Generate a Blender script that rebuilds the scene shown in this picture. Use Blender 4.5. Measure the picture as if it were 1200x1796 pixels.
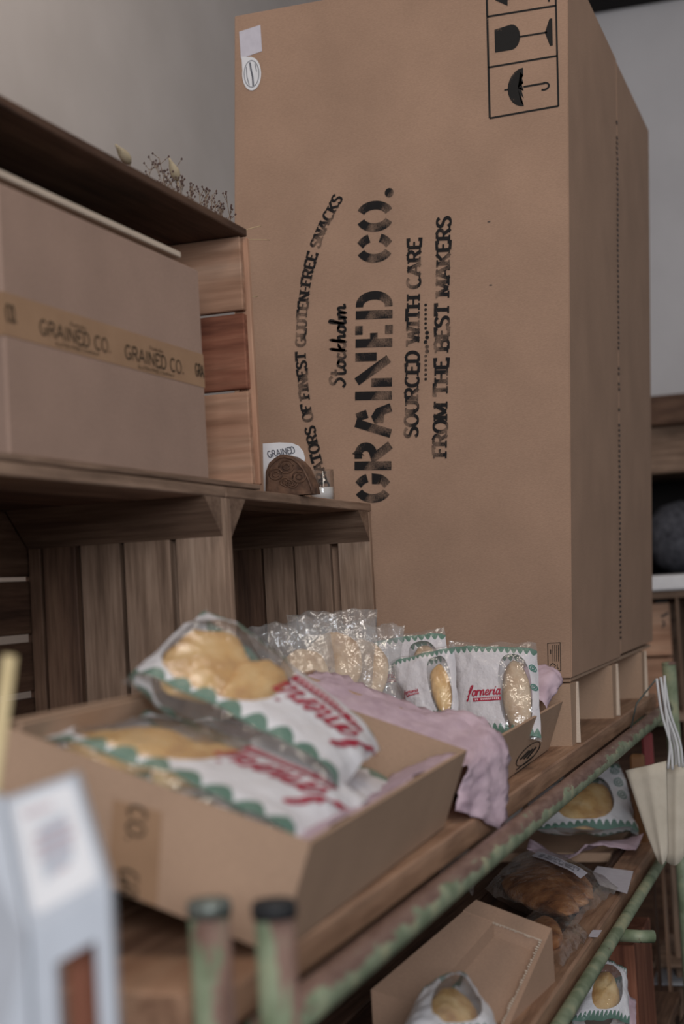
import bpy, bmesh, math, random
import numpy as np
from mathutils import Vector, Matrix, noise

random.seed(7)
for o in list(bpy.data.objects):
    bpy.data.objects.remove(o)
S = bpy.context.scene
COL = S.collection

# ------------------------------------------------------------------ camera
# photo frame 1200 x 1796; vanishing points of the shelf (X) and of the box front (Y)
PC = np.array([600., 898.])
V1 = np.array([1490., 980.]) - PC
V2 = np.array([-7500., 1490.]) - PC
F = math.sqrt(-(V1 @ V2))
_n = lambda a: a / np.linalg.norm(a)
AX = _n(np.array([*V1, F])); AY = _n(np.array([*V2, F])); AZ = np.cross(AX, AY)
RM = np.array([AX, AY, AZ])
CH = 0.23                                   # camera height above the rack's top shelf
CP = np.array([0., 0., CH])

def P(px, py, ax, val):
    d = RM @ np.array([px - 600., py - 898., F])
    t = (val - CP[ax]) / d[ax]
    return Vector(CP + t * d)
PX = lambda px, py, x: P(px, py, 0, x)
PY = lambda px, py, y: P(px, py, 1, y)
PZ = lambda px, py, z: P(px, py, 2, z)

cam = bpy.data.cameras.new('camera'); camo = bpy.data.objects.new('camera', cam); COL.objects.link(camo)
right = RM @ np.array([1., 0, 0]); up = RM @ np.array([0., -1, 0]); back = RM @ np.array([0., 0, -1])
m = Matrix(((right[0], up[0], back[0], CP[0]), (right[1], up[1], back[1], CP[1]), (right[2], up[2], back[2], CP[2]), (0, 0, 0, 1)))
camo.matrix_world = m
cam.sensor_fit = 'AUTO'; cam.sensor_width = 36; cam.lens = F / 1796 * 36
cam.clip_start = 0.02
cam.dof.use_dof = True; cam.dof.focus_distance = 1.98; cam.dof.aperture_fstop = 4.2
S.camera = camo

# ------------------------------------------------------------------ light
W = bpy.data.worlds.new('world'); S.world = W; W.use_nodes = True
bg = W.node_tree.nodes['Background']; bg.inputs[0].default_value = (0.86, 0.93, 1.0, 1); bg.inputs[1].default_value = 0.26

def area(name, loc, target, sx, sy, power, col):
    l = bpy.data.lights.new(name, 'AREA'); l.shape = 'RECTANGLE'; l.size = sx; l.size_y = sy
    l.energy = power; l.color = col
    o = bpy.data.objects.new(name, l); COL.objects.link(o)
    o.location = loc
    o.rotation_euler = (Vector(target) - Vector(loc)).to_track_quat('-Z', 'Y').to_euler()
    return o
# shop window behind the camera and a ceiling lamp over the aisle
area('window_daylight', (-2.3, -1.15, 1.15), (2.0, 0.6, 0.15), 1.5, 1.3, 84, (0.93, 0.96, 1.0))
area('overhead_light', (0.9, -0.45, 2.2), (1.45, 0.45, 0.0), 0.5, 0.5, 9, (1.0, 0.88, 0.74))

area('overhead_light', (2.2, 0.9, 2.35), (2.5, 1.1, 0.0), 0.5, 0.5, 6, (1.0, 0.90, 0.80))  # added light, no lamp known there: brightens the wall beside the tall box

S.view_settings.view_transform = 'Standard'; S.view_settings.look = 'None'
S.view_settings.exposure = 0.12; S.view_settings.gamma = 1.0
S.view_settings.use_curve_mapping = False

# ------------------------------------------------------------------ materials
MATS = {}
def newmat(name):
    mt = bpy.data.materials.new(name); mt.use_nodes = True
    nt = mt.node_tree
    for n in list(nt.nodes): nt.nodes.remove(n)
    out = nt.nodes.new('ShaderNodeOutputMaterial')
    MATS[name] = mt
    return mt, nt, out
def N(nt, t, **kw):
    n = nt.nodes.new(t)
    for k, v in kw.items(): setattr(n, k, v)
    return n
def L(nt, a, b): nt.links.new(a, b)
def ramp(nt, fac, stops):
    r = N(nt, 'ShaderNodeValToRGB'); e = r.color_ramp.elements
    while len(e) < len(stops): e.new(0.5)
    for i, (p, c) in enumerate(stops):
        e[i].position = p; e[i].color = (*c, 1)
    L(nt, fac, r.inputs[0]); return r
def objcoord(nt, scale=(1, 1, 1), rnd=True):
    tc = N(nt, 'ShaderNodeTexCoord'); mp = N(nt, 'ShaderNodeMapping'); mp.inputs['Scale'].default_value = scale
    L(nt, tc.outputs['Object'], mp.inputs['Vector'])
    if rnd:
        oi = N(nt, 'ShaderNodeObjectInfo'); ml = N(nt, 'ShaderNodeMath', operation='MULTIPLY'); ml.inputs[1].default_value = 37.0
        L(nt, oi.outputs['Random'], ml.inputs[0])
        cb = N(nt, 'ShaderNodeCombineXYZ')
        for i in range(3): L(nt, ml.outputs[0], cb.inputs[i])
        L(nt, cb.outputs[0], mp.inputs['Location'])
    return mp.outputs[0]
def noise_n(nt, vec, scale, detail=3, rough=.55):
    n = N(nt, 'ShaderNodeTexNoise'); n.inputs['Scale'].default_value = scale; n.inputs['Detail'].default_value = detail
    n.inputs['Roughness'].default_value = rough; L(nt, vec, n.inputs['Vector']); return n.outputs['Fac']
def mixc(nt, fac, a, b, blend='MIX'):
    mx = N(nt, 'ShaderNodeMix', data_type='RGBA', blend_type=blend)
    for s, v in ((mx.inputs[0], fac), (mx.inputs[6], a), (mx.inputs[7], b)):
        if hasattr(v, 'links'): L(nt, v, s)
        elif isinstance(v, (int, float)): s.default_value = v
        else: s.default_value = (*v, 1)
    return mx.outputs[2]
def bsdf(nt, out, col, rough=.6, bump=None, bstr=.2, bdist=.001, metal=0, spec=.5):
    b = N(nt, 'ShaderNodeBsdfPrincipled')
    if hasattr(col, 'links'): L(nt, col, b.inputs['Base Color'])
    else: b.inputs['Base Color'].default_value = (*col, 1)
    if hasattr(rough, 'links'): L(nt, rough, b.inputs['Roughness'])
    else: b.inputs['Roughness'].default_value = rough
    b.inputs['Metallic'].default_value = metal; b.inputs['Specular IOR Level'].default_value = spec
    if bump is not None:
        bp = N(nt, 'ShaderNodeBump'); bp.inputs['Strength'].default_value = bstr; bp.inputs['Distance'].default_value = bdist
        L(nt, bump, bp.inputs['Height']); L(nt, bp.outputs[0], b.inputs['Normal'])
    L(nt, b.outputs[0], out.inputs[0]); return b

def m_noise(name, c1, c2, scale=40, rough=.7, bstr=.15, bdist=.001, spec=.3, detail=4, rnd=True, metal=0):
    mt, nt, out = newmat(name); v = objcoord(nt, rnd=rnd)
    n = noise_n(nt, v, scale, detail)
    r = ramp(nt, n, [(.3, c1), (.7, c2)])
    bsdf(nt, out, r.outputs[0], rough, n, bstr, bdist, metal, spec)
    return mt
def m_card(name, c, dark=.86):
    mt, nt, out = newmat(name); v = objcoord(nt, rnd=False)
    a = noise_n(nt, v, 9, 2); b = noise_n(nt, objcoord(nt, (1, 1, 6), False), 260, 2)
    r = ramp(nt, a, [(.3, tuple(x * dark for x in c)), (.7, c)])
    r2 = ramp(nt, b, [(.35, (.86, .86, .86)), (.65, (1, 1, 1))])
    bsdf(nt, out, mixc(nt, 1.0, r.outputs[0], r2.outputs[0], 'MULTIPLY'), .82, b, .12, .0006, spec=.2)
    return mt
def m_wood(name, c1, c2, c3, axis, scale=26, rough=.7):
    mt, nt, out = newmat(name)
    sc = [1, 1, 1]; sc[axis] = .07
    v = objcoord(nt, sc); a = noise_n(nt, v, scale * 2.2, 5, .65); g = noise_n(nt, v, scale * 9, 3)
    big = noise_n(nt, objcoord(nt), 9, 2)
    r = ramp(nt, a, [(.28, c1), (.5, c2), (.72, c3)])
    r2 = ramp(nt, g, [(.3, (.72, .7, .68)), (.62, (1, 1, 1))])
    oi = N(nt, 'ShaderNodeObjectInfo')
    r3 = ramp(nt, oi.outputs['Random'], [(0, (.74, .70, .68)), (.5, (.95, .93, .92)), (1, (1.12, 1.12, 1.12))])
    r4 = ramp(nt, big, [(.3, (.75, .74, .74)), (.65, (1, 1, 1))])
    c = mixc(nt, 1, r.outputs[0], r2.outputs[0], 'MULTIPLY'); c = mixc(nt, 1, c, r3.outputs[0], 'MULTIPLY'); c = mixc(nt, 1, c, r4.outputs[0], 'MULTIPLY')
    bsdf(nt, out, c, rough, g, .35, .0012, spec=.25)
    return mt
def m_plain(name, c, rough=.6, spec=.4, metal=0):
    mt, nt, out = newmat(name); v = objcoord(nt); n = noise_n(nt, v, 60, 2)
    r = ramp(nt, n, [(.3, tuple(x * .93 for x in c)), (.7, c)])
    bsdf(nt, out, r.outputs[0], rough, None, metal=metal, spec=spec); return mt

wall_m, nt, out = newmat('plaster_warm')
v = objcoord(nt, rnd=False); n = noise_n(nt, v, 3.5, 4); n2 = noise_n(nt, v, 90, 3)
bsdf(nt, out, ramp(nt, n, [(.3, (.56, .50, .465)), (.7, (.63, .565, .53))]).outputs[0], .9, n2, .15, .001, spec=.1)
m_noise('plaster_cool', (.58, .555, .565), (.64, .615, .625), 3.5, .9, .1)
m_noise('floor_dark', (.035, .025, .022), (.07, .05, .042), 14, .6)
m_noise('ceiling_white', (.6, .58, .56), (.66, .64, .62), 5, .9)
m_card('cardboard', (.40, .25, .172))
m_card('cardboard_tan', (.46, .30, .205))
m_card('cardboard_grey', (.37, .245, .19))
m_card('cardboard_edge', (.62, .50, .40))
for i, ax in enumerate('xyz'):
    m_wood('oldwood_' + ax, (.16, .10, .068), (.31, .205, .145), (.40, .28, .205), i)
    m_wood('redwood_' + ax, (.10, .03, .018), (.27, .10, .058), (.40, .18, .11), i, 18)
    m_wood('pinewood_' + ax, (.36, .18, .11), (.50, .29, .19), (.58, .38, .27), i, 12)
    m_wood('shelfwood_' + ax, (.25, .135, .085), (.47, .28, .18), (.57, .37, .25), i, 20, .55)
    m_wood('battenwood_' + ax, (.09, .052, .036), (.19, .12, .083), (.27, .18, .128), i)  # oldwood darkened for the battens: crate shade put into the colour
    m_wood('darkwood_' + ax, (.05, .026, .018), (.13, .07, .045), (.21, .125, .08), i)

# worn green paint on brown rust
def m_greenpipe(name, axis, rub=True):
    mt, nt, out = newmat(name)
    sc = [1, 1, 1]; sc[axis] = .3
    v = objcoord(nt, sc); a = noise_n(nt, v, 75, 5, .62); g = noise_n(nt, objcoord(nt), 30, 3)
    tc = N(nt, 'ShaderNodeTexCoord'); sep = N(nt, 'ShaderNodeSeparateXYZ'); L(nt, tc.outputs['Object'], sep.inputs[0])
    # hands and boxes rubbed the paint away along one side of the tube
    sd = N(nt, 'ShaderNodeMath', operation='MULTIPLY_ADD'); sd.inputs[1].default_value = (-26.0 if axis != 2 else 14.0) if rub else 0.0
    L(nt, sep.outputs['Z' if axis != 2 else 'Y'], sd.inputs[0]); L(nt, a, sd.inputs[2])
    lo_ = (.33 if axis != 2 else .46) if rub else .30
    msk = ramp(nt, sd.outputs[0], [(lo_, (0, 0, 0)), (lo_ + .05, (1, 1, 1))])
    paint = ramp(nt, g, [(.35, (.15, .185, .11)), (.52, (.24, .275, .18)), (.72, (.38, .36, .22))])
    rust = ramp(nt, a, [(.3, (.12, .06, .045)), (.7, (.27, .17, .135))])
    bsdf(nt, out, mixc(nt, msk.outputs[0], rust.outputs[0], paint.outputs[0]), .5, msk.outputs[0], .5, .0006, spec=.4)
for i, ax in enumerate('xyz'): m_greenpipe('greenpipe_' + ax, i)
m_greenpipe('greenpipe_full', 0, False)
m_noise('steel_cap', (.10, .11, .10), (.20, .22, .20), 40, .45, metal=.6)
m_noise('rubber_cap', (.012, .012, .013), (.025, .025, .027), 40, .6)

def m_ink(name, ink, base, wear=.5):
    mt, nt, out = newmat(name); v = objcoord(nt, rnd=False)
    a = noise_n(nt, v, 24, 2); b = noise_n(nt, v, 500, 3)
    ad = N(nt, 'ShaderNodeMath', operation='MULTIPLY_ADD'); ad.inputs[1].default_value = .35
    L(nt, b, ad.inputs[0]); L(nt, a, ad.inputs[2])
    r = ramp(nt, ad.outputs[0], [(wear, (0, 0, 0)), (wear + .38, (.75, .75, .75))])
    bsdf(nt, out, mixc(nt, r.outputs[0], ink, base), .75, None, spec=.2)
m_ink('stencil_ink', (.012, .010, .010), (.40, .25, .172), .68)
m_ink('print_ink', (.016, .014, .013), (.40, .25, .172), .85)
m_ink('tape_ink', (.045, .030, .018), (.34, .20, .12), .72)
m_noise('paper_tape', (.30, .175, .10), (.345, .205, .12), 30, .5, .05)
m_noise('paper_white', (.68, .66, .67), (.76, .74, .75), 30, .7, .05)
m_noise('paper_lilac', (.52, .48, .53), (.58, .54, .59), 90, .7, .05)
m_noise('paper_cream', (.52, .45, .36), (.62, .54, .44), 30, .8, .1)
m_plain('grey_ink', (.12, .12, .14)); m_plain('black_ink', (.02, .02, .022))
m_plain('red_ink', (.36, .015, .04)); m_plain('pale_ink', (.7, .5, .52)); m_plain('teal_ink', (.06, .18, .14)); m_plain('pink_ink', (.5, .36, .38))
m_plain('white_plastic', (.50, .52, .57), .38, .5)
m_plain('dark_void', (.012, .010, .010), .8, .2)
m_plain('wax', (.80, .76, .73), .5, .4)
m_plain('red_pack', (.22, .04, .04)); m_plain('orange_pack', (.22, .10, .04))
m_plain('handle_cord', (.62, .6, .6), .6)
m_noise('dry_stem', (.16, .11, .08), (.24, .17, .12), 90, .9); m_noise('dry_bud', (.05, .03, .028), (.11, .06, .05), 90, .9)
m_noise('bunny_tail', (.36, .28, .18), (.46, .37, .25), 160, .95, .6); m_noise('straw', (.5, .36, .2), (.6, .46, .28), 60, .8)
m_noise('carved_wood', (.045, .022, .014), (.17, .09, .055), 70, .6, .5, .002)
m_noise('wicker', (.30, .18, .09), (.48, .32, .18), 150, .7, .5)
m_noise('grey_yarn', (.03, .03, .038), (.12, .12, .14), 60, .9)
m_noise('bamboo', (.55, .42, .22), (.66, .52, .30), 40, .5)

def m_bread(name, c1, c2, c3, scale):
    mt, nt, out = newmat(name); v = objcoord(nt); a = noise_n(nt, v, scale, 4, .6); b = noise_n(nt, v, scale * 7, 4)
    r = ramp(nt, a, [(.3, c1), (.5, c2), (.72, c3)])
    bsdf(nt, out, r.outputs[0], .6, b, .5, .002, spec=.3)
m_bread('bread_gold', (.46, .22, .07), (.72, .43, .16), (.86, .62, .31), 26)
m_bread('bread_dark', (.09, .03, .014), (.30, .12, .045), (.50, .25, .11), 30)
m_bread('bread_pale', (.42, .25, .13), (.58, .40, .25), (.70, .54, .38), 40)

# purple tissue paper: thin, a little light passes
mt, nt, out = newmat('tissue_purple'); v = objcoord(nt); a = noise_n(nt, v, 35, 4)
c = ramp(nt, a, [(.3, (.58, .42, .49)), (.7, (.76, .58, .645))])
d = bsdf(nt, out, c.outputs[0], .55, a, .4, .004, spec=.3)
tr = N(nt, 'ShaderNodeBsdfTranslucent'); L(nt, c.outputs[0], tr.inputs[0]); mx = N(nt, 'ShaderNodeMixShader'); mx.inputs[0].default_value = .25
L(nt, d.outputs[0], mx.inputs[1]); L(nt, tr.outputs[0], mx.inputs[2]); L(nt, mx.outputs[0], out.inputs[0])

# bag film: clear plastic, optionally printed white with a green scalloped border and a clear window
def m_film(name, printed, milk=.10, wu=.75, wru=.21, wv=.46, wrv=.40, white=(.74, .71, .73), freq=44.0, amp=.055):
    mt, nt, out = newmat(name)
    v = objcoord(nt); wr = noise_n(nt, v, 42, 4, .6)
    bp = N(nt, 'ShaderNodeBump'); bp.inputs['Strength'].default_value = .7; bp.inputs['Distance'].default_value = .006; L(nt, wr, bp.inputs['Height'])
    gl = N(nt, 'ShaderNodeBsdfGlossy'); gl.inputs['Roughness'].default_value = .10; gl.inputs[0].default_value = (1, 1, 1, 1); L(nt, bp.outputs[0], gl.inputs['Normal'])
    tp = N(nt, 'ShaderNodeBsdfTransparent'); tp.inputs[0].default_value = (.96, .96, .96, 1)
    df = N(nt, 'ShaderNodeBsdfDiffuse'); df.inputs[0].default_value = (.75, .73, .72, 1); L(nt, bp.outputs[0], df.inputs['Normal'])
    m1 = N(nt, 'ShaderNodeMixShader'); L(nt, tp.outputs[0], m1.inputs[1]); L(nt, df.outputs[0], m1.inputs[2])
    mk = N(nt, 'ShaderNodeMath', operation='MULTIPLY'); mk.inputs[1].default_value = milk * 2; L(nt, wr, mk.inputs[0]); L(nt, mk.outputs[0], m1.inputs[0])
    fr = N(nt, 'ShaderNodeLayerWeight'); fr.inputs[0].default_value = .5; L(nt, bp.outputs[0], fr.inputs['Normal'])
    f3 = N(nt, 'ShaderNodeMath', operation='POWER'); f3.inputs[1].default_value = 3.0; L(nt, fr.outputs['Facing'], f3.inputs[0])
    f4 = N(nt, 'ShaderNodeMath', operation='MULTIPLY_ADD'); f4.inputs[1].default_value = .45; f4.inputs[2].default_value = .07; L(nt, f3.outputs[0], f4.inputs[0])
    m2 = N(nt, 'ShaderNodeMixShader'); L(nt, f4.outputs[0], m2.inputs[0]); L(nt, m1.outputs[0], m2.inputs[1]); L(nt, gl.outputs[0], m2.inputs[2])
    if not printed:
        L(nt, m2.outputs[0], out.inputs[0]); return
    uv = N(nt, 'ShaderNodeUVMap'); sp = N(nt, 'ShaderNodeSeparateXYZ'); L(nt, uv.outputs[0], sp.inputs[0])
    U, V = sp.outputs[0], sp.outputs[1]
    def M(op, a, b=None, c=None):
        n_ = N(nt, 'ShaderNodeMath', operation=op)
        for i, x in enumerate((a, b, c)):
            if x is None: continue
            if hasattr(x, 'links'): L(nt, x, n_.inputs[i])
            else: n_.inputs[i].default_value = x
        return n_.outputs[0]
    # window: superellipse
    du = M('POWER', M('ABSOLUTE', M('DIVIDE', M('SUBTRACT', U, wu), wru)), 2.6); dv = M('POWER', M('ABSOLUTE', M('DIVIDE', M('SUBTRACT', V, wv), wrv)), 2.6)
    win = M('LESS_THAN', M('ADD', du, dv), 1.0)
    sc = M('MULTIPLY', M('SUBTRACT', M('ABSOLUTE', M('SINE', M('MULTIPLY', U, freq))), .5), amp)
    hi = M('ADD', V, sc)                        # scalloped drip line at the top, mirrored at the bottom
    green = M('MULTIPLY', M('GREATER_THAN', hi, .875), M('LESS_THAN', V, .925))
    clear_top = M('GREATER_THAN', V, .925)
    lo = M('SUBTRACT', V, sc)
    green2 = M('MULTIPLY', M('LESS_THAN', lo, .085), M('GREATER_THAN', V, .03))
    clear_bot = M('LESS_THAN', V, .03)
    gall = M('MAXIMUM', green, green2)
    opaque = M('MULTIPLY', M('SUBTRACT', 1.0, win), M('MULTIPLY', M('SUBTRACT', 1.0, clear_top), M('SUBTRACT', 1.0, clear_bot)))
    opaque = M('MAXIMUM', opaque, gall)
    colr = mixc(nt, gall, white, (.11, .20, .155))
    pr = N(nt, 'ShaderNodeBsdfPrincipled'); L(nt, colr, pr.inputs['Base Color']); pr.inputs['Roughness'].default_value = .32; L(nt, bp.outputs[0], pr.inputs['Normal'])
    pa = N(nt, 'ShaderNodeMixShader'); pa.inputs[0].default_value = .93; L(nt, m2.outputs[0], pa.inputs[1]); L(nt, pr.outputs[0], pa.inputs[2])
    m3 = N(nt, 'ShaderNodeMixShader'); L(nt, opaque, m3.inputs[0]); L(nt, m2.outputs[0], m3.inputs[1]); L(nt, pa.outputs[0], m3.inputs[2])
    L(nt, m3.outputs[0], out.inputs[0])
m_film('film_clear', False, .12)
m_film('film_tight', False, .02)
m_film('film_printed', True, .05, .71, .27, .48, .40, freq=26.0, amp=.075)
m_film('film_logo', True, .07, .74, .19, .44, .40, (.62, .575, .59))
m_film('film_round', True, .05, .5, .30, .46, .34)

mt, nt, out = newmat('clear_glass')
gl = N(nt, 'ShaderNodeBsdfGlossy'); gl.inputs['Roughness'].default_value = .03
tp = N(nt, 'ShaderNodeBsdfTransparent'); tp.inputs[0].default_value = (.93, .93, .93, 1)
lw = N(nt, 'ShaderNodeLayerWeight'); lw.inputs[0].default_value = .5
f3 = N(nt, 'ShaderNodeMath', operation='POWER'); f3.inputs[1].default_value = 3.0; L(nt, lw.outputs['Facing'], f3.inputs[0])
f4 = N(nt, 'ShaderNodeMath', operation='MULTIPLY_ADD'); f4.inputs[1].default_value = .6; f4.inputs[2].default_value = .05; L(nt, f3.outputs[0], f4.inputs[0])
mx = N(nt, 'ShaderNodeMixShader'); L(nt, f4.outputs[0], mx.inputs[0]); L(nt, tp.outputs[0], mx.inputs[1]); L(nt, gl.outputs[0], mx.inputs[2]); L(nt, mx.outputs[0], out.inputs[0])

# ------------------------------------------------------------------ builders
def tag(o, label=None, cat=None, group=None, kind=None):
    if label: o['label'] = label
    if cat: o['category'] = cat
    if group: o['group'] = group
    if kind: o['kind'] = kind
    return o
def wloc(o):
    v = Vector((0, 0, 0))
    while o: v += o.location; o = o.parent
    return v
def thing(name, label, cat, loc, group=None):
    o = bpy.data.objects.new(name, None); COL.objects.link(o); o.location = loc; o.empty_display_size = .02
    return tag(o, label, cat, group)
def link_mesh(name, me, parent, origin):
    o = bpy.data.objects.new(name, me); COL.objects.link(o)
    if parent is not None:
        o.parent = parent; o.location = Vector(origin) - wloc(parent)
    else: o.location = origin
    return o
def part(name, verts, faces, mat, parent=None, uvs=None, smooth=False, origin=None):
    """one mesh object from world-space vertices; origin at the centre of its box"""
    vs = [Vector(v) for v in verts]
    if origin is None:
        origin = Vector([(min(v[i] for v in vs) + max(v[i] for v in vs)) / 2 for i in range(3)])
    me = bpy.data.meshes.new(name); me.from_pydata([v - origin for v in vs], [], faces)
    me.materials.append(MATS[mat])
    if uvs:
        lay = me.uv_layers.new(name='UVMap')
        for lp in me.loops: lay.data[lp.index].uv = uvs[lp.vertex_index]
    if smooth: me.polygons.foreach_set('use_smooth', [True] * len(me.polygons))
    me.update()
    return link_mesh(name, me, parent, origin)
BOXC = {}
def box_mesh(sx, sy, sz, mat, bev):
    k = (round(sx, 4), round(sy, 4), round(sz, 4), mat, bev)
    if k in BOXC: return BOXC[k]
    bm = bmesh.new(); bmesh.ops.create_cube(bm, size=1)
    for v in bm.verts: v.co = Vector((v.co.x * sx, v.co.y * sy, v.co.z * sz))
    if bev: bmesh.ops.bevel(bm, geom=bm.edges[:] + bm.verts[:], offset=bev, segments=1, affect='EDGES', clamp_overlap=True)
    me = bpy.data.meshes.new('block'); bm.to_mesh(me); bm.free(); me.materials.append(MATS[mat]); BOXC[k] = me
    return me
def box(name, lo, hi, mat, parent=None, bev=.0012, rot=None):
    lo, hi = Vector(lo), Vector(hi); s = hi - lo
    o = link_mesh(name, box_mesh(s.x, s.y, s.z, mat, bev), parent, (lo + hi) / 2)
    if rot: o.rotation_euler = rot
    return o
def obox(name, O, A, B, C, mat, parent=None):
    """parallelepiped: corner O, edge vectors A, B, C"""
    O, A, B, C = map(Vector, (O, A, B, C))
    vs = [O, O + A, O + A + B, O + B, O + C, O + A + C, O + A + B + C, O + B + C]
    fs = [(0, 3, 2, 1), (4, 5, 6, 7), (0, 1, 5, 4), (1, 2, 6, 5), (2, 3, 7, 6), (3, 0, 4, 7)]
    if A.cross(B).dot(C) < 0: fs = [f[::-1] for f in fs]
    return part(name, vs, fs, mat, parent)
def tube_geo(pts, r, seg=10, cap=True, rfun=None):
    pts = [Vector(p) for p in pts]; vs = []; fs = []
    up_ = Vector((.123, .341, .93))
    for i, p in enumerate(pts):
        d = (pts[min(i + 1, len(pts) - 1)] - pts[max(i - 1, 0)]).normalized()
        a = d.cross(up_).normalized(); b = d.cross(a).normalized(); rr = rfun(i / (len(pts) - 1)) if rfun else r
        for k in range(seg):
            t = 2 * math.pi * k / seg; vs.append(p + (a * math.cos(t) + b * math.sin(t)) * rr)
    for i in range(len(pts) - 1):
        for k in range(seg):
            q = i * seg; fs.append((q + k, q + (k + 1) % seg, q + seg + (k + 1) % seg, q + seg + k))
    if cap:
        fs.append(tuple(range(seg))[::-1]); fs.append(tuple((len(pts) - 1) * seg + k for k in range(seg)))
    return vs, fs
def tube(name, pts, r, mat, parent=None, seg=12, rfun=None):
    v, f = tube_geo(pts, r, seg, True, rfun); return part(name, v, f, mat, parent, smooth=True)
class MB:
    def __init__(s): s.v = []; s.f = []
    def add(s, v, f):
        n = len(s.v); s.v += [Vector(q) for q in v]; s.f += [tuple(i + n for i in q) for q in f]; return s
    def build(s, name, mat, parent=None, smooth=False): return part(name, s.v, s.f, mat, parent, smooth=smooth)
def lathe(name, c, prof, mat, parent=None, seg=28):
    vs = []; fs = []
    for r, z in prof:
        for k in range(seg):
            t = 2 * math.pi * k / seg; vs.append((c[0] + r * math.cos(t), c[1] + r * math.sin(t), c[2] + z))
    for i in range(len(prof) - 1):
        for k in range(seg):
            fs.append((i * seg + k, i * seg + (k + 1) % seg, (i + 1) * seg + (k + 1) % seg, (i + 1) * seg + k))
    return part(name, vs, fs, mat, parent, smooth=True)
def crom(pts, n=6):
    p = [np.array(q, float) for q in pts]; p = [2 * p[0] - p[1]] + p + [2 * p[-1] - p[-2]]; out = []
    for i in range(1, len(p) - 2):
        for k in range(n):
            t = k / n
            out.append(.5 * (2 * p[i] + (p[i + 1] - p[i - 1]) * t + (2 * p[i - 1] - 5 * p[i] + 4 * p[i + 1] - p[i + 2]) * t * t + (3 * p[i] - p[i - 1] - 3 * p[i + 1] + p[i + 2]) * t ** 3))
    out.append(p[-2]); return out

# ------------------------------------------------------------------ lettering made of strokes
def arc(cx, cy, rx, ry, a0, a1, n=10):
    return [(cx + rx * math.cos(math.radians(a0 + (a1 - a0) * i / n)), cy + ry * math.sin(math.radians(a0 + (a1 - a0) * i / n))) for i in range(n + 1)]
G = {
 'A': (.86, [[(.06, 0), (.43, 1)], [(.43, 1), (.80, 0)], [(.2, .34), (.66, .34)]]),
 'B': (.76, [[(.14, 0), (.14, 1)], [(.14, 1), (.42, 1)] + arc(.42, .76, .24, .24, 90, -90) + [(.14, .52)], [(.14, .52), (.44, .52)] + arc(.44, .26, .26, .26, 90, -90) + [(.14, 0)]]),
 'C': (.78, [arc(.42, .5, .33, .5, 48, 312, 18)]),
 'D': (.80, [[(.14, 0), (.14, 1)], [(.14, 1), (.36, 1)] + arc(.36, .5, .34, .5, 90, -90, 14) + [(.14, 0)]]),
 'E': (.70, [[(.14, 0), (.14, 1)], [(.14, 1), (.62, 1), (.62, .82)], [(.14, .52), (.5, .52)], [(.14, 0), (.64, 0), (.64, .2)]]),
 'F': (.66, [[(.14, 0), (.14, 1)], [(.14, 1), (.62, 1), (.62, .82)], [(.14, .52), (.5, .52)]]),
 'G': (.82, [arc(.42, .5, .33, .5, 48, 330, 18), [(.71, .05), (.71, .42), (.46, .42)]]),
 'H': (.84, [[(.14, 0), (.14, 1)], [(.70, 0), (.70, 1)], [(.14, .5), (.70, .5)]]),
 'I': (.34, [[(.17, 0), (.17, 1)]]),
 'K': (.82, [[(.14, 0), (.14, 1)], [(.72, 1), (.16, .42)], [(.32, .58), (.74, 0)]]),
 'L': (.66, [[(.14, 0), (.14, 1)], [(.14, 0), (.62, 0), (.62, .22)]]),
 'M': (1.02, [[(.13, 0), (.13, 1)], [(.13, 1), (.51, .1)], [(.51, .1), (.89, 1)], [(.89, 1), (.89, 0)]]),
 'N': (.86, [[(.13, 0), (.13, 1)], [(.13, 1), (.73, 0)], [(.73, 0), (.73, 1)]]),
 'O': (.82, [arc(.41, .5, .33, .5, 0, 360, 24)]),
 'P': (.72, [[(.14, 0), (.14, 1)], [(.14, 1), (.42, 1)] + arc(.42, .74, .25, .26, 90, -90) + [(.14, .48)]]),
 'R': (.80, [[(.14, 0), (.14, 1)], [(.14, 1), (.42, 1)] + arc(.42, .75, .24, .25, 90, -90) + [(.14, .5)], [(.42, .5), (.72, 0)]]),
 'S': (.70, [[(.60, .82)] + arc(.35, .76, .25, .24, 40, 215, 9) + [(.48, .48)] + arc(.35, .25, .26, .25, 40, -140, 9) + [(.09, .2)]]),
 'T': (.76, [[(.38, 0), (.38, 1)], [(.08, .82), (.08, 1), (.68, 1), (.68, .82)]]),
 'U': (.84, [[(.14, 1), (.14, .34)] + arc(.42, .34, .28, .34, 180, 360, 10) + [(.70, 1)]]),
 'W': (1.1, [[(.06, 1), (.31, 0)], [(.31, 0), (.55, .9)], [(.55, .9), (.79, 0)], [(.79, 0), (1.04, 1)]]),
 'Y': (.8, [[(.06, 1), (.4, .5)], [(.74, 1), (.4, .5)], [(.4, .5), (.4, 0)]]),
 '-': (.42, [[(.06, .45), (.36, .45)]]), '.': (.3, [[(.15, 0), (.15, .17)]]), ' ': (.42, []),
}
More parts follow.
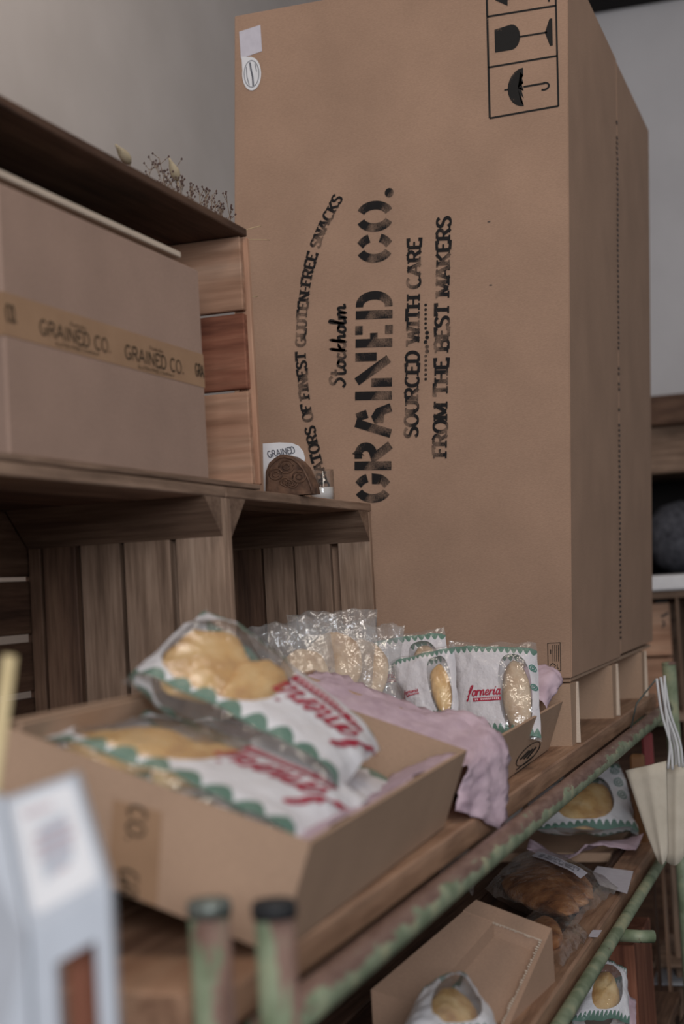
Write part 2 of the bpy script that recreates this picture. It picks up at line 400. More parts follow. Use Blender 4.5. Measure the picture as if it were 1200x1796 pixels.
# stencil capitals, with the bridges cut out
ST = {
 'G': (.85, [arc(.43, .5, .28, .39, 112, 248, 14), [(.51, .888)] + arc(.43, .5, .28, .39, 66, 22, 6), [(.51, .112)] + arc(.43, .5, .28, .39, -66, -30, 5) + [(.69, .42), (.53, .42)]]),
 'R': (.88, [[(.17, .01), (.17, .99)], [(.36, .89), (.47, .89)] + arc(.47, .69, .21, .20, 90, -70, 10) + [(.40, .46), (.72, .04)]]),
 'A': (.98, [[(.14, .03), (.44, .97)], [(.58, .94), (.68, .66)], [(.44, .36), (.60, .44), (.72, .36), (.84, .03)], [(.44, .33), (.74, .30)]]),
 'I': (.36, [[(.18, .01), (.18, .99)]]),
 'N': (1.06, [[(.17, .01), (.17, .56)], [(.20, .95), (.80, .10)], [(.86, .42), (.86, .99)]]),
 'E': (.76, [[(.17, .01), (.17, .99)], [(.17, .5), (.44, .5)], [(.40, .90), (.64, .90)], [(.40, .10), (.64, .10)]]),
 'D': (.85, [[(.17, .01), (.17, .99)], [(.38, .89), (.42, .89)] + arc(.42, .5, .27, .39, 86, -86, 14) + [(.38, .11)]]),
 'C': (.83, [arc(.43, .5, .28, .39, 112, 248, 14), [(.51, .888)] + arc(.43, .5, .28, .39, 66, 22, 6), [(.51, .112)] + arc(.43, .5, .28, .39, -66, -22, 6)]),
 'O': (.90, [arc(.41, .5, .26, .39, 108, 252, 14), arc(.49, .5, .26, .39, 72, -72, 14)]),
 '.': (.32, [arc(.17, .12, .055, .055, 0, 360, 10)]), ' ': (.68, []),
}
SC = { ' ': (.3, []),  # joined-up lower case, x-height .5
 'S': (.62, [[(.55, .85), (.42, 1.0), (.22, .92), (.2, .72), (.4, .52), (.42, .25), (.2, .02), (.02, .15)]]),
 'f': (.40, [[(.0, .02), (.2, .35), (.36, .9), (.28, 1.0), (.17, .8), (.1, 0), (.02, -.35), (-.05, -.2)], [(.0, .5), (.34, .54)]]),
 'o': (.44, [[(.34, .44), (.16, .48), (.06, .22), (.16, .02), (.32, .1), (.36, .36), (.28, .48), (.46, .42)]]),
 'r': (.36, [[(.0, .02), (.1, .5), (.06, .05), (.1, .3), (.22, .48), (.36, .44)]]),
 'n': (.5, [[(.02, .5), (.06, .02), (.12, .34), (.26, .5), (.34, .36), (.34, .06), (.5, .1)]]),
 'm': (.74, [[(.02, .5), (.06, .02), (.12, .34), (.24, .5), (.3, .36), (.3, .02), (.36, .34), (.5, .5), (.56, .36), (.56, .06), (.74, .12)]]),
 'e': (.4, [[(.04, .22), (.26, .28), (.28, .46), (.14, .48), (.05, .22), (.16, .01), (.40, .14)]]),
 'i': (.26, [[(.02, .1), (.1, .5), (.1, .06), (.26, .12)], [(.13, .68), (.15, .76)]]),
 'a': (.5, [[(.34, .46), (.16, .48), (.06, .2), (.18, .02), (.32, .2), (.37, .48), (.36, .08), (.5, .12)]]),
 't': (.32, [[(.1, .95), (.08, .12), (.2, .0), (.32, .12)], [(-.04, .6), (.28, .64)]]),
 'c': (.38, [[(.32, .42), (.16, .48), (.05, .22), (.16, .01), (.38, .12)]]),
 'k': (.44, [[(.04, .1), (.14, .98), (.06, .02), (.12, .3), (.34, .46), (.14, .26), (.3, .02), (.44, .12)]]),
 'h': (.46, [[(.04, .1), (.15, .98), (.06, .02), (.12, .32), (.26, .48), (.32, .34), (.32, .06), (.46, .12)]]),
 'l': (.28, [[(.0, .1), (.2, .9), (.12, 1.0), (.08, .12), (.16, .02), (.28, .12)]]),
}
def ribbon(pts, wv, wh):
    """flat stroke: wv = width where it runs upright, wh = where it runs level"""
    p = [np.array(q, float) for q in pts]; n = len(p); vs = []; fs = []
    closed = np.linalg.norm(p[0] - p[-1]) < 1e-9
    for i in range(n):
        a = p[i] - p[i - 1] if i > 0 else (p[-1] - p[-2] if closed else p[1] - p[0])
        b = p[i + 1] - p[i] if i < n - 1 else (p[1] - p[0] if closed else p[-1] - p[-2])
        a = a / (np.linalg.norm(a) + 1e-12); b = b / (np.linalg.norm(b) + 1e-12)
        t = a + b; t = t / (np.linalg.norm(t) + 1e-12); k = 1 / max(.6, abs(float(t @ a)))
        w = wh + (wv - wh) * abs(t[1]); nn = np.array([-t[1], t[0]]) * w * .5 * k
        vs += [p[i] + nn, p[i] - nn]
    for i in range(n - 1): fs.append((2 * i, 2 * i + 1, 2 * i + 3, 2 * i + 2))
    return vs, fs
def layout(text, font, length, height, wv, wh, serif=0, script=False):
    tot = sum(font[c][0] for c in text); sx = length / tot; x = 0; V = []; Fc = []; kz = 0
    for c in text:
        w, strokes = font[c]
        for s in strokes:
            q = crom(s, 5) if script else s
            q = [((x + a) * sx, b * height) for a, b in q]
            v, f = ribbon(q, wv, wh); n = len(V); kz = (kz + 1) % 6; V += [np.array((p_[0], p_[1], kz * 4e-5)) for p_ in v]; Fc += [tuple(i + n for i in g) for g in f]
            if serif:
                for e, o in ((q[0], q[1]), (q[-1], q[-2])):
                    if abs(e[1] - o[1]) > .8 * abs(e[0] - o[0]) and (e[1] < .02 * height or e[1] > .98 * height) and len(q) < 16:
                        n = len(V); y = min(max(e[1], serif * .5), height - serif * .5)
                        V += [np.array((e[0] + a_ * wv * .95, y + b_ * serif * .5, 2.6e-4 + kz * 4e-5)) for a_, b_ in ((-1, -1), (1, -1), (1, 1), (-1, 1))]
                        Fc.append((n, n + 1, n + 2, n + 3))
        x += w
    return V, Fc
def text_on(name, text, font, O, U, Vv, mat, parent, wv, wh, serif=0, script=False, lift=None):
    """lettering in the parallelogram O, O+U (reading direction), O+Vv (letter height)"""
    lu, lv = U.length, Vv.length; uh, vh = U / lu, Vv / lv
    V, Fc = layout(text, font, lu, lv, wv * lv, wh * lv, serif * lv, script)
    off = lift or Vector((0, 0, 0))
    nrm = uh.cross(vh); flip = off.dot(nrm) < 0
    Fc = [f if not flip else f[::-1] for f in Fc]
    on_ = off.normalized() if off.length else nrm.normalized()
    return part(name, [O + uh * float(q[0]) + vh * float(q[1]) + off + on_ * float(q[2]) for q in V], Fc, mat, parent)

# ================================================================== THE SETTING
def struct(o): return tag(o, kind='structure')
WALL_Y = 1.50
struct(box('wall_left', (-1.0, WALL_Y, -.95), (5.1, WALL_Y + .1, 2.5), 'plaster_warm', bev=0))
struct(box('wall_far', (5.0, -2.2, -.95), (5.1, WALL_Y, 2.5), 'plaster_cool', bev=0))
struct(box('floor', (-2.5, -2.6, -1.0), (5.1, 1.8, -.95), 'floor_dark', bev=0))
struct(box('ceiling', (-.6, -1.4, 2.5), (5.1, 1.8, 2.55), 'ceiling_white', bev=0))
b0 = PX(1060, 14, 4.96)
struct(box('trim_1', (4.86, -2.2, b0.z), (5.0, .9, b0.z + .2), 'dark_void', bev=.004))

# ================================================================== RACK
SH = thing('shelf_rack', 'long metal pipe rack with worn green paint and wooden shelves carrying the cartons', 'rack', (1.85, .6, -.95))
SY0, SY1 = .360, 1.0
def planks_y(name, x0, x1, ys, z0, z1, mat, parent):
    for a, b in ys: box(name, (x0, a, z0), (x1, b, z1), mat, parent, .002)
planks_y('shelf_plank', .82, 2.90, [(SY0, .52), (.523, .70), (.703, .86), (.863, SY1)], -.024, 0, 'shelfwood_x', SH)
PR = .0122
RY, RZ = .333, -.022
tube('front_rail', [(.815 + i * .1, RY, RZ) for i in range(21)], PR, 'greenpipe_x', SH, 14)
tube('back_rail', [(.81, 1.0, RZ), (2.83, 1.0, RZ)], PR * .9, 'greenpipe_x', SH)
tube('end_rail', [(.79, .30, -.042), (.79, .62, -.042), (.79, 1.0, -.042)], .014, 'greenpipe_y', SH)
tube('end_rail', [(2.82, .33, -.042), (2.82, 1.0, -.042)], .011, 'greenpipe_y', SH)
# uprights
for (px, py, x, cap) in ((366, 1578, .80, 'steel_cap'), (480, 1580, .80, 'rubber_cap')):
    t = PX(px, py, x)
    p = tube('upright', [(t.x, t.y, -.95), (t.x, t.y, -.4), (t.x, t.y, t.z - .004)], .0117 if cap == 'steel_cap' else .0112, 'greenpipe_z', SH, 16)
    lathe('pipe_cap', (t.x, t.y, t.z - .006), [(0, -.003), (.0125, -.003), (.0128, .003), (.0115, .006), (0, .0065)], cap, p)
for y in (.325, 1.0):
    p = tube('upright', [(2.835, y, -.95), (2.835, y, -.4), (2.835, y, .058)], .0125, 'greenpipe_full', SH)
    lathe('pipe_cap', (2.835, y, .056), [(0, 0), (.0128, 0), (.0128, .004), (0, .006)], 'greenpipe_z', p)
tube('upright', [(.81, 1.0, -.95), (.81, 1.0, .05)], .0117, 'greenpipe_z', SH)
# middle shelf
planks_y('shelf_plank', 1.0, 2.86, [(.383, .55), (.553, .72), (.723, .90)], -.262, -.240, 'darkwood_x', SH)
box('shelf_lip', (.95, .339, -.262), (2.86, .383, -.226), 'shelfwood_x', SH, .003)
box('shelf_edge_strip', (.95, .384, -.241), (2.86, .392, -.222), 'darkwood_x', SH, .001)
tube('front_rail', [(.815 + i * .1, .326, -.246) for i in range(21)], .0085, 'greenpipe_full', SH, 14)
tube('back_rail', [(.81, 1.0, -.28), (2.83, 1.0, -.28)], PR * .9, 'greenpipe_x', SH)
tube('end_rail', [(.81, .325, -.28), (.81, 1.0, -.28)], PR * .9, 'greenpipe_y', SH)
tube('end_rail', [(2.82, .325, -.28), (2.82, 1.0, -.28)], PR * .9, 'greenpipe_y', SH)
s = PY(1088, 1642, .326)
tube('stub_rail', [(s.x, .326, -.256), (s.x, .30, -.257), (s.x + .01, .283, -.259)], .0085, 'greenpipe_full', SH)
# bottom shelf
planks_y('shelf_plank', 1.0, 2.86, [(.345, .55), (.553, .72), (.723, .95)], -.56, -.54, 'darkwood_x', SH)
tube('front_rail', [(.815 + i * .4, .326, -.565) for i in range(6)], .0105, 'greenpipe_x', SH)
st = PZ(1044, 1637, -.2255)
box('price_sticker', (st.x - .018, st.y - .006, -.2259), (st.x + .018, st.y + .006, -.2254), 'paper_lilac', SH, 0)

# ================================================================== CRATES
YC = .631
def prism(name, tri, y0, y1, mat, parent):
    vs = [(x, y0, z) for x, z in tri] + [(x, y1, z) for x, z in tri]
    return part(name, vs, [(0, 1, 2), (5, 4, 3), (0, 3, 4, 1), (1, 4, 5, 2), (2, 5, 3, 0)], mat, parent)
def crate(label, x0, x1, z0, z1, slats, depth, backgaps, loc):  # inner planks, slats, back and battens are coloured dark to paint interior shade
    c = thing('wooden_crate', label, 'crate', loc, 'wooden fruit crates against the wall')
    y0, y1 = YC, YC + depth; th = .0115
    n = 3; w = (depth - .008) / n
    for i in range(n):
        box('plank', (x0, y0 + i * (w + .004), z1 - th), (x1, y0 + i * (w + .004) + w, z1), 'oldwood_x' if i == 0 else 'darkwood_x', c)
        box('plank', (x0, y0 + i * (w + .004), z0), (x1, y0 + i * (w + .004) + w, z0 + th), 'oldwood_x', c)
    for k_, (a, b) in enumerate(slats):
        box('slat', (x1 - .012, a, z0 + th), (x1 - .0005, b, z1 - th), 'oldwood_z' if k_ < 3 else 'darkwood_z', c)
        box('slat', (x0 + .0005, a, z0 + th), (x0 + .012, b, z1 - th), 'oldwood_z', c)
    for xs, sg in ((x0 + .012, 1), (x1 - .012, -1)):
        for zs, sz in ((z0 + th, 1), (z1 - th, -1)):
            tri = [(xs, zs), (xs + sg * .045, zs), (xs, zs + sz * .042)]
            if sg * sz > 0: tri = tri[::-1]
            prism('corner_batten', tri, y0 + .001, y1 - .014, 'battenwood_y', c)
    zs = [z0 + th] + [q for g in backgaps for q in g] + [z1 - th]
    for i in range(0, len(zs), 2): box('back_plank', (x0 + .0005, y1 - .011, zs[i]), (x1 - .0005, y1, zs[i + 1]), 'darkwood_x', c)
    return c
crate('lower left wooden crate, empty, carrying the crate with the taped carton', .99, 1.517, 0, .3455,
      [(YC + .001, .688), (.695, .750), (.755, .803), (.809, .850), (.853, .868)], .25, [(.127, .135), (.189, .198), (.257, .262)], (1.25, .75, 0))
crate('lower wooden crate next to the tall box, carved block and candle glass on its top', 1.519, 2.044, 0, .3455,
      [(YC + .001, .680), (.692, .7455), (.748, .793), (.796, .846), (.849, .868)], .25, [(.10, .105), (.20, .204)], (1.78, .75, 0))
# upper crate: boards run level, open to the aisle
cz0, cz1 = .3465, .648
c3 = thing('wooden_crate', 'upper wooden crate with red and pale end boards, holding the taped carton', 'crate', (1.3, .75, cz0), 'wooden fruit crates against the wall')
X0, X1 = .99, 1.622
for i in range(2):
    yy = YC + i * .124
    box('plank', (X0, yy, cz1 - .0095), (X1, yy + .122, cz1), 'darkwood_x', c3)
    box('plank', (X0, yy, cz0), (X1, yy + .122, cz0 + .006), 'oldwood_x', c3)
for za, zb, mt_ in ((cz0 + .0065, .459, 'pinewood_y'), (.4625, .549, 'redwood_y'), (.553, cz1 - .010, 'pinewood_y')):
    box('end_board', (X1 - .012, YC + .005, za), (X1 - .001, YC + .244, zb), mt_, c3)
    box('end_board', (X0 + .001, YC + .005, za), (X0 + .012, YC + .244, zb), 'oldwood_y', c3)
box('corner_post', (X1 - .001, YC, cz0 + .006), (X1 + .007, YC + .02, cz1 - .010), 'pinewood_z', c3)
for za, zb in ((cz0 + .0065, .45), (.456, .55), (.556, cz1 - .010)):
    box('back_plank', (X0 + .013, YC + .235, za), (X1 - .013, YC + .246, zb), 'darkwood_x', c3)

# carton inside the upper crate
KY = .643
bz0 = cz0 + .0065; bz1 = .580
KX0, KX1 = 1.094, 1.503
KC = thing('taped_carton', 'cardboard carton closed with printed paper tape inside the upper crate', 'carton', (1.3, .75, bz0))
cb = box('carton_body', (KX0, KY, bz0), (KX1, .860, bz1), 'cardboard_grey', KC, .002)
fl = MB()
a = PY(0, 287, .662); b_ = PY(302, 432, .662)
box('open_flap', (KX0 - .03, .652, .5915), (b_.x, .845, .5980), 'cardboard_edge', KC, .001, (math.radians(1.0), 0, 0))
box('flap_fold', (KX0 - .02, .80, .5805), (b_.x - .02, .845, .5912), 'cardboard_grey', KC, 0)
ta = PY(25, 520, KY).z; tb = PY(25, 590, KY).z
box('tape', (KX0 - .0006, KY - .0005, .452), (KX1, KY + .0003, .488), 'paper_tape', KC, 0)
box('tape', (KX0 - .0007, KY - .0004, .452), (KX0 + .0003, .855, .488), 'paper_tape', KC, 0)
lift = Vector((0, -.0008, 0))
def onK(px, py): return PY(px, py, KY)
for (o, e, t) in (((68, 585), (194, 618), (65, 559)), ((218, 628), (322, 654), (216, 604))):
    O = onK(*o); U = onK(*e) - O; Vv = onK(*t) - O; U.z = 0; Vv.x = 0
    text_on('tape_lettering', 'GRAINED CO.', G, O, U, Vv, 'tape_ink', KC, .17, .15, lift=lift)
    text_on('tape_lettering', 'GLUTEN-FREE COMPANY', G, O + U * .2 - Vv * .47, U * .62, Vv * .22, 'tape_ink', KC, .2, .16, lift=lift)
    text_on('tape_lettering', 'Stockholm', SC, O + U * .40 + Vv * 1.22, U * .24, Vv * .26, 'tape_ink', KC, .14, .12, script=True, lift=lift)
O = onK(342, 659); Vv = onK(340, 637) - O; Vv.x = 0
text_on('tape_lettering', 'GRA', G, O, Vector((KX1 - .002 - O.x, 0, 0)), Vv, 'tape_ink', KC, .17, .15, lift=lift)
O = Vector((KX0 - .0012, .70, .464)); text_on('tape_lettering', 'CO.', G, O, Vector((0, -.046, 0)), Vector((0, 0, .014)), 'tape_ink', KC, .17, .15)
text_on('tape_lettering', 'CO.', G, Vector((KX0 + .002, KY, .464)), Vector((.017, 0, 0)), Vector((0, 0, .014)), 'tape_ink', KC, .17, .15, lift=lift)

# ================================================================== TALL BOX on its cardboard pallet
XB = 2.062; BY0, BY1 = .367, .861; BZ0, BZ1 = .0905, 1.075; XE = 2.955; LEAN = -.058
ly = lambda y, z: y + LEAN * (z - .086)
PAL = thing('cardboard_pallet', 'cardboard pallet with three folded feet under the tall box', 'pallet', (2.5, .6, 0))
box('deck', (XB + .012, BY0 + .004, .084), (XE, BY1 - .01, .0895), 'cardboard_tan', PAL, .001)
for xf, xg, w in ((2.052, 2.095, .0), (2.43, 2.466, 0), (2.79, 2.823, 0)):
    ft = thing('foot', None, None, (xf, BY0, 0)); ft.parent = PAL; ft.location = Vector((xf, BY0, 0)) - PAL.location
    yb_ = BY1 - .02
    vs = []
    for (x, z) in ((xf, 0), (xf + .032, 0), (xf + .041, .083), (xf - .004, .083)): vs.append((x, BY0 + (.003 if z == 0 else 0), z))
    vs += [(v_[0], yb_, v_[2]) for v_ in vs]
    o = part('foot', vs, [(0, 1, 2, 3), (7, 6, 5, 4), (0, 4, 5, 1), (1, 5, 6, 2), (2, 6, 7, 3), (3, 7, 4, 0)], 'cardboard_tan', PAL)
    bpy.data.objects.remove(ft)
    # folded end flap standing proud beside the foot
    part('end_flap', [(xf + .0325, BY0 - .003, .001), (xf + .040, BY0 - .001, .001), (xf + .058, BY0 - .001, .082), (xf + .0415, BY0 - .003, .083),
                      (xf + .0325, BY0 + .09, .001), (xf + .040, BY0 + .09, .001), (xf + .058, BY0 + .09, .082), (xf + .0415, BY0 + .09, .083)],
         [(0, 1, 2, 3), (7, 6, 5, 4), (0, 4, 5, 1), (1, 5, 6, 2), (2, 6, 7, 3), (3, 7, 4, 0)], 'cardboard_edge', PAL)

TB = thing('shipping_box', 'tall brown cardboard box with black stencilled lettering on its front', 'box', (2.5, .6, BZ0))
XM = 2.527
def slab8(name, x0, x1, y0, y1, z0, z1, mat, parent, bev=.0012):
    vs = [(x, ly(y, z), z) for z in (z0, z1) for y in (y0, y1) for x in (x0, x1)]
    fs = [(0, 2, 3, 1), (4, 5, 7, 6), (0, 1, 5, 4), (2, 6, 7, 3), (0, 4, 6, 2), (1, 3, 7, 5)]
    o = part(name, vs, fs, mat, parent)
    bm = bmesh.new(); bm.from_mesh(o.data); bmesh.ops.bevel(bm, geom=bm.edges[:], offset=bev, segments=2, affect='EDGES'); bm.to_mesh(o.data); bm.free()
    return o
slab8('carton_half', XB, XM - .001, BY0, BY1, BZ0, BZ1 + .004, 'cardboard', TB)
slab8('carton_half', XM - .0008, XE, BY0 - .0004, BY1, BZ0 + .004, BZ1, 'cardboard', TB)
pf = MB()
z = BZ0 + .03; k = 0
while z < BZ1 - .03:
    if (k // 14) % 4 != 3 or random.random() < .3:
        y = ly(BY0, z) - .0013; x = XM - .004 + random.uniform(-.002, .002)
        pf.add([(x - .006, y, z), (x + .008, y, z), (x + .008, y, z + .0042), (x - .006, y, z + .0042)], [(0, 1, 2, 3)])
    z += .0085; k += 1
tag(pf.build('perforation', 'black_ink', TB), kind='stuff')
FR = Vector((-.0007, 0, 0))
fp = lambda px, py: PX(px, py, XB)
def ftext(text, font, o, e, t, mat, wv, wh, split=' ', **kw):
    O = fp(*o); U = fp(*e) - O; Vv = fp(*t) - O; tot = sum(font[c_][0] for c_ in text); x = 0
    for word in (text.split(' ') if split == ' ' else [c_ for c_ in text]):
        w = sum(font[c_][0] for c_ in word)
        if word.strip(): text_on('stencil_lettering' if split == ' ' else 'stencil_letter', word, font, O + U * (x / tot), U * (w / tot), Vv, mat, TB, wv, wh, lift=FR, **kw)
        x += w + (font[' '][0] if split == ' ' else 0)
ftext('GRAINED CO', ST, (687, 884), (691, 348), (621, 884), 'stencil_ink', .22, .20, split='')
ftext('SOURCED WITH CARE', G, (733, 768), (739, 418), (710, 768), 'stencil_ink', .27, .15, serif=.13)
ftext('FROM THE BEST MAKERS', G, (784, 802), (791, 379), (760, 802), 'stencil_ink', .27, .15, serif=.13)
ftext('Stockholm', SC, (606, 680), (607, 533), (579, 680), 'stencil_ink', .18, .15, script=True)
dc = fp(683, 338) + FR
part('stencil_letter', [dc] + [dc + Vector((0, .0066 * math.cos(a_), .0066 * math.sin(a_))) for a_ in [i * math.pi / 9 for i in range(18)]], [(0, 1 + (i + 1) % 18, 1 + i) for i in range(18)], 'stencil_ink', TB)
# dotted rule with a small ornament in the middle
dm = MB()
for i in range(17):
    py = 665 - i * (665 - 535) / 16; r = .0021 if abs(i - 8) > 2 else .0030
    c = fp(747 + (2.5 if abs(i - 8) in (1, 2) else 0), py) + FR
    dm.add([c] + [c + Vector((0, math.cos(t_ * math.pi / 4) * r, math.sin(t_ * math.pi / 4) * r)) for t_ in range(8)], [(0, 1 + (q + 1) % 8, 1 + q) for q in range(8)])
dm.build('dotted_rule', 'stencil_ink', TB)
# curved line of lettering
base = crom([fp(*q) for q in ((584, 873), (570, 825), (557, 772), (544, 700), (537, 625), (538, 565), (547, 490), (566, 420), (602, 347))], 8)
cum = [0.]
for i in range(1, len(base)): cum.append(cum[-1] + float(np.linalg.norm(base[i] - base[i - 1])))
hh = .0150
def along(q):
    s = min(max(float(q[0]), 0), cum[-1] - 1e-6); i = max(j for j in range(len(cum)) if cum[j] <= s); i = min(i, len(base) - 2)
    f_ = (s - cum[i]) / (cum[i + 1] - cum[i]); p = Vector(base[i] + (base[i + 1] - base[i]) * f_)
    t_ = Vector(base[min(i + 2, len(base) - 1)] - base[max(i - 1, 0)]).normalized()
    return p + Vector((0, t_.z, -t_.y)) * float(q[1]) + FR + Vector((-float(q[2]), 0, 0))
ctext = 'CURATORS OF FINEST GLUTEN-FREE SNACKS'; ctot = sum(G[c_][0] for c_ in ctext); cx_ = 0
for word in ctext.split(' '):
    ww = sum(G[c_][0] for c_ in word)
    V, Fc = layout(word, G, cum[-1] * ww / ctot, hh, .28 * hh, .15 * hh, .13 * hh)
    V = [np.array((q[0] + cum[-1] * cx_ / ctot, q[1], q[2])) for q in V]
    part('stencil_lettering', [along(q) for q in V], [f[::-1] for f in Fc], 'stencil_ink', TB)
    cx_ += ww + G[' '][0]
# handling marks in their frame
hm = MB()
def hstroke(pts, wpx):
    q = [(a, -b) for a, b in pts]
    v, f = ribbon(q, wpx, wpx); hm.add([fp(float(c[0]), float(-c[1])) + FR for c in v], [g[::-1] for g in f])
def hpoly(pts):
    c = (sum(a for a, _ in pts) / len(pts), sum(b for _, b in pts) / len(pts))
    hm.add([fp(*c) + FR] + [fp(*q) + FR for q in pts], [(0, 1 + i, 1 + (i + 1) % len(pts)) for i in range(len(pts))])
H = lambda s_, t_: (855 + 120.5 * s_ + 2.2 * t_, 29.5 - 19.5 * s_ + 89.0 * t_ - 1.0 * s_ * t_)      # cell coords: s across, t down (one cell = 1)
for t_ in (-1, 0, 1, 2): hstroke([H(0, t_), H(1, t_)], 3.2)
hstroke([H(0, -1), H(0, 2)], 3.6); hstroke([H(1, -1), H(1, 2)], 3.2)
hpoly([H(.10, .28)] + [H(.34 + .13 * math.sin(a_), .48 - .25 * math.cos(a_)) for a_ in [i * math.pi / 10 for i in range(11)]] + [H(.10, .73)])   # glass bowl
hstroke([H(.46, .5), H(.86, .5)], 3.0); hpoly([H(.83, .5), H(.90, .24), H(.94, .24), H(.94, .78), H(.90, .78)])
um = [H(.50 - .23 * math.sin(a_), 1.5 + .38 * math.cos(a_) * -1) for a_ in [i * math.pi / 12 for i in range(13)]]
for i in range(5, -1, -1):
    if i < 5: um.append(H(.50, 1.5 - .38 + .76 * (i + .5) / 5 + .076))
    if i > 0: um.append(H(.46, 1.5 - .38 + .76 * (i - .5) / 5 + .0))
hpoly(um)
hstroke([H(.50, 1.5), H(.80, 1.5)] + [H(.80 + .07 * math.sin(a_), 1.56 - .07 * math.cos(a_) * 1.0) for a_ in [i * math.pi / 8 for i in range(9)]] + [H(.76, 1.62)], 3.2)
hstroke([H(.22, 1.5), H(.28, 1.5)], 2.6)
for s0 in (-.70, -.30):
    hpoly([H(.12, s0), H(.30, s0 - .15), H(.30, s0 + .15)]); hstroke([H(.28, s0), H(.80, s0)], 6)
hstroke([H(.90, -.9), H(.90, -.1)], 3.4)
hm.build('handling_symbols', 'print_ink', TB)
# recycling mark near the foot of the front
rm = MB()
def rs(pts, w_):
    v, f = ribbon([(a_, -b) for a_, b in pts], w_, w_); rm.add([fp(float(c[0]), float(-c[1])) + FR for c in v], [g[::-1] for g in f])
rs([(961, 1128), (983, 1127), (984, 1176), (962, 1177), (961, 1128)], 1.2)
for i in range(4): rs([(970 + i * 3.2, 1131), (970.5 + i * 3.2, 1160)], 1.0)
rs([(966, 1139), (966.3, 1147)], 1.6)
rs([(967, 1172), (965, 1167), (970, 1163), (975, 1167), (972, 1172), (967, 1172)], 1.2); rs([(978, 1165), (978, 1172), (981, 1172)], 1.2)
rm.build('recycling_mark', 'print_ink', TB)
for q in ((858, 389), (861, 500)):
    c = fp(*q) + FR; part('scuff', [c + Vector((0, .002, .0006)), c + Vector((0, -.002, .0003)), c + Vector((0, -.002, -.0008)), c + Vector((0, .002, -.0006))], [(0, 1, 2, 3)], 'black_ink', TB)
# stickers
def fquad(name, pts, mat, off=-.0009):
    return part(name, [fp(*q) + Vector((off, 0, 0)) for q in pts] + [fp(*q) for q in pts], [(3, 2, 1, 0), (0, 1, 5, 4), (1, 2, 6, 5), (2, 3, 7, 6), (3, 0, 4, 7)], mat, TB)
fquad('sticker', [(420, 56), (457, 44), (460, 90), (423, 103)], 'paper_lilac')
ov = [(442 + 16.5 * math.cos(a_) + 1.5 * math.sin(a_), 130 + 29 * math.sin(a_) - 3 * math.cos(a_)) for a_ in [i * math.pi / 14 for i in range(28)]]
part('sticker', [fp(442, 130) + Vector((-.0012, 0, 0))] + [fp(*q) + Vector((-.0012, 0, 0)) for q in ov], [(0, 1 + i, 1 + (i + 1) % 28) for i in range(28)], 'paper_white', TB)
fquad('sticker', [(424, 100), (442, 100), (442, 122), (426, 128)], 'paper_white', -.0010)
om = MB()
def os_(pts, w_):
    v, f = ribbon([(a_, -b) for a_, b in pts], w_, w_); om.add([fp(float(c[0]), float(-c[1])) + Vector((-.0017, 0, 0)) for c in v], [g[::-1] for g in f])
os_([(442 + (q[0] - 442) * .78, 130 + (q[1] - 130) * .8) for q in ov] + [(442 + (ov[0][0] - 442) * .78, 130 + (ov[0][1] - 130) * .8)], 1.1)
os_([(439, 110), (441, 122), (444, 136), (445, 151)], 3.0); os_([(448, 112), (451, 126)], 1.2); os_([(433, 118), (434, 135), (438, 150)], 1.2)
om.build('sticker_print', 'grey_ink', TB)

# ================================================================== SMALL THINGS ON THE CRATES
CT = .3455
# candle glass
g0 = PZ(567, 876, CT); g0.y = max(g0.y, .652)
GX, GY = PY(566, 875, .668).x, .668
cg = thing('candle_glass', 'clear glass tumbler with a white candle beside the carved block', 'candle', (GX, GY, CT))
lathe('glass', (GX, GY, CT + .0003), [(0, 0), (.0155, 0), (.0165, .002), (.0172, .044), (.0162, .044), (.0157, .004), (0, .003)], 'clear_glass', cg)
lathe('wax', (GX, GY, CT + .0038), [(0, 0), (.0150, 0), (.0152, .0165), (.010, .0158), (0, .0156)], 'wax', cg)
tube('wick', [(GX, GY, CT + .0185), (GX + .001, GY, CT + .026), (GX + .0025, GY, CT + .031)], .0007, 'black_ink', cg, 6)
# carved printing block: half-round slab with carved ridges, facing the camera
BX = 1.75
cbk = thing('carved_block', 'dark carved half-round wooden block holding the white card', 'wooden block', (BX, .66, CT))
pts = [(465, 853), (466, 828), (472, 812), (481, 804), (490, 798), (500, 797), (512, 800), (524, 808), (534, 819), (543, 838), (549, 855), (551, 873)]
pw = [PX(a_, b, BX) for a_, b in pts]
for q in pw: q.z = max(q.z, CT + .0005)
pw[0].z = pw[-1].z = CT + .0005
n_ = len(pw); D = Vector((.024, 0, 0))
part('block_body', pw + [q + D for q in pw], [tuple(range(n_))[::-1], tuple(range(n_, 2 * n_))] + [(i, (i + 1) % n_, n_ + (i + 1) % n_, n_ + i) for i in range(n_)], 'carved_wood', cbk)
cy_ = sum(q.y for q in pw) / n_; ctr = Vector((BX, (pw[0].y + pw[-1].y) / 2, CT))
ring = [ctr + (q - ctr) * .93 + Vector((-.0006, 0, 0)) for q in pw]
tube('carved_ridge', ring, .0013, 'carved_wood', cbk, 6)
for (fi, fr_, rad) in ((2, .66, .0085), (5, .70, .0095), (8, .66, .0085), (3.5, .36, .006), (7, .34, .006), (5, .30, .006)):
    i0 = int(fi); qq = pw[i0].lerp(pw[min(i0 + 1, len(pw) - 1)], fi - i0); cc = ctr + (qq - ctr) * fr_
    for r_ in (rad, rad * .45):
        tube('carved_ridge', [cc + Vector((-.0004, r_ * math.cos(a_), r_ * math.sin(a_) * .8)) for a_ in [k_ * math.pi / 8 for k_ in range(17)]], .0011, 'carved_wood', cbk, 5)
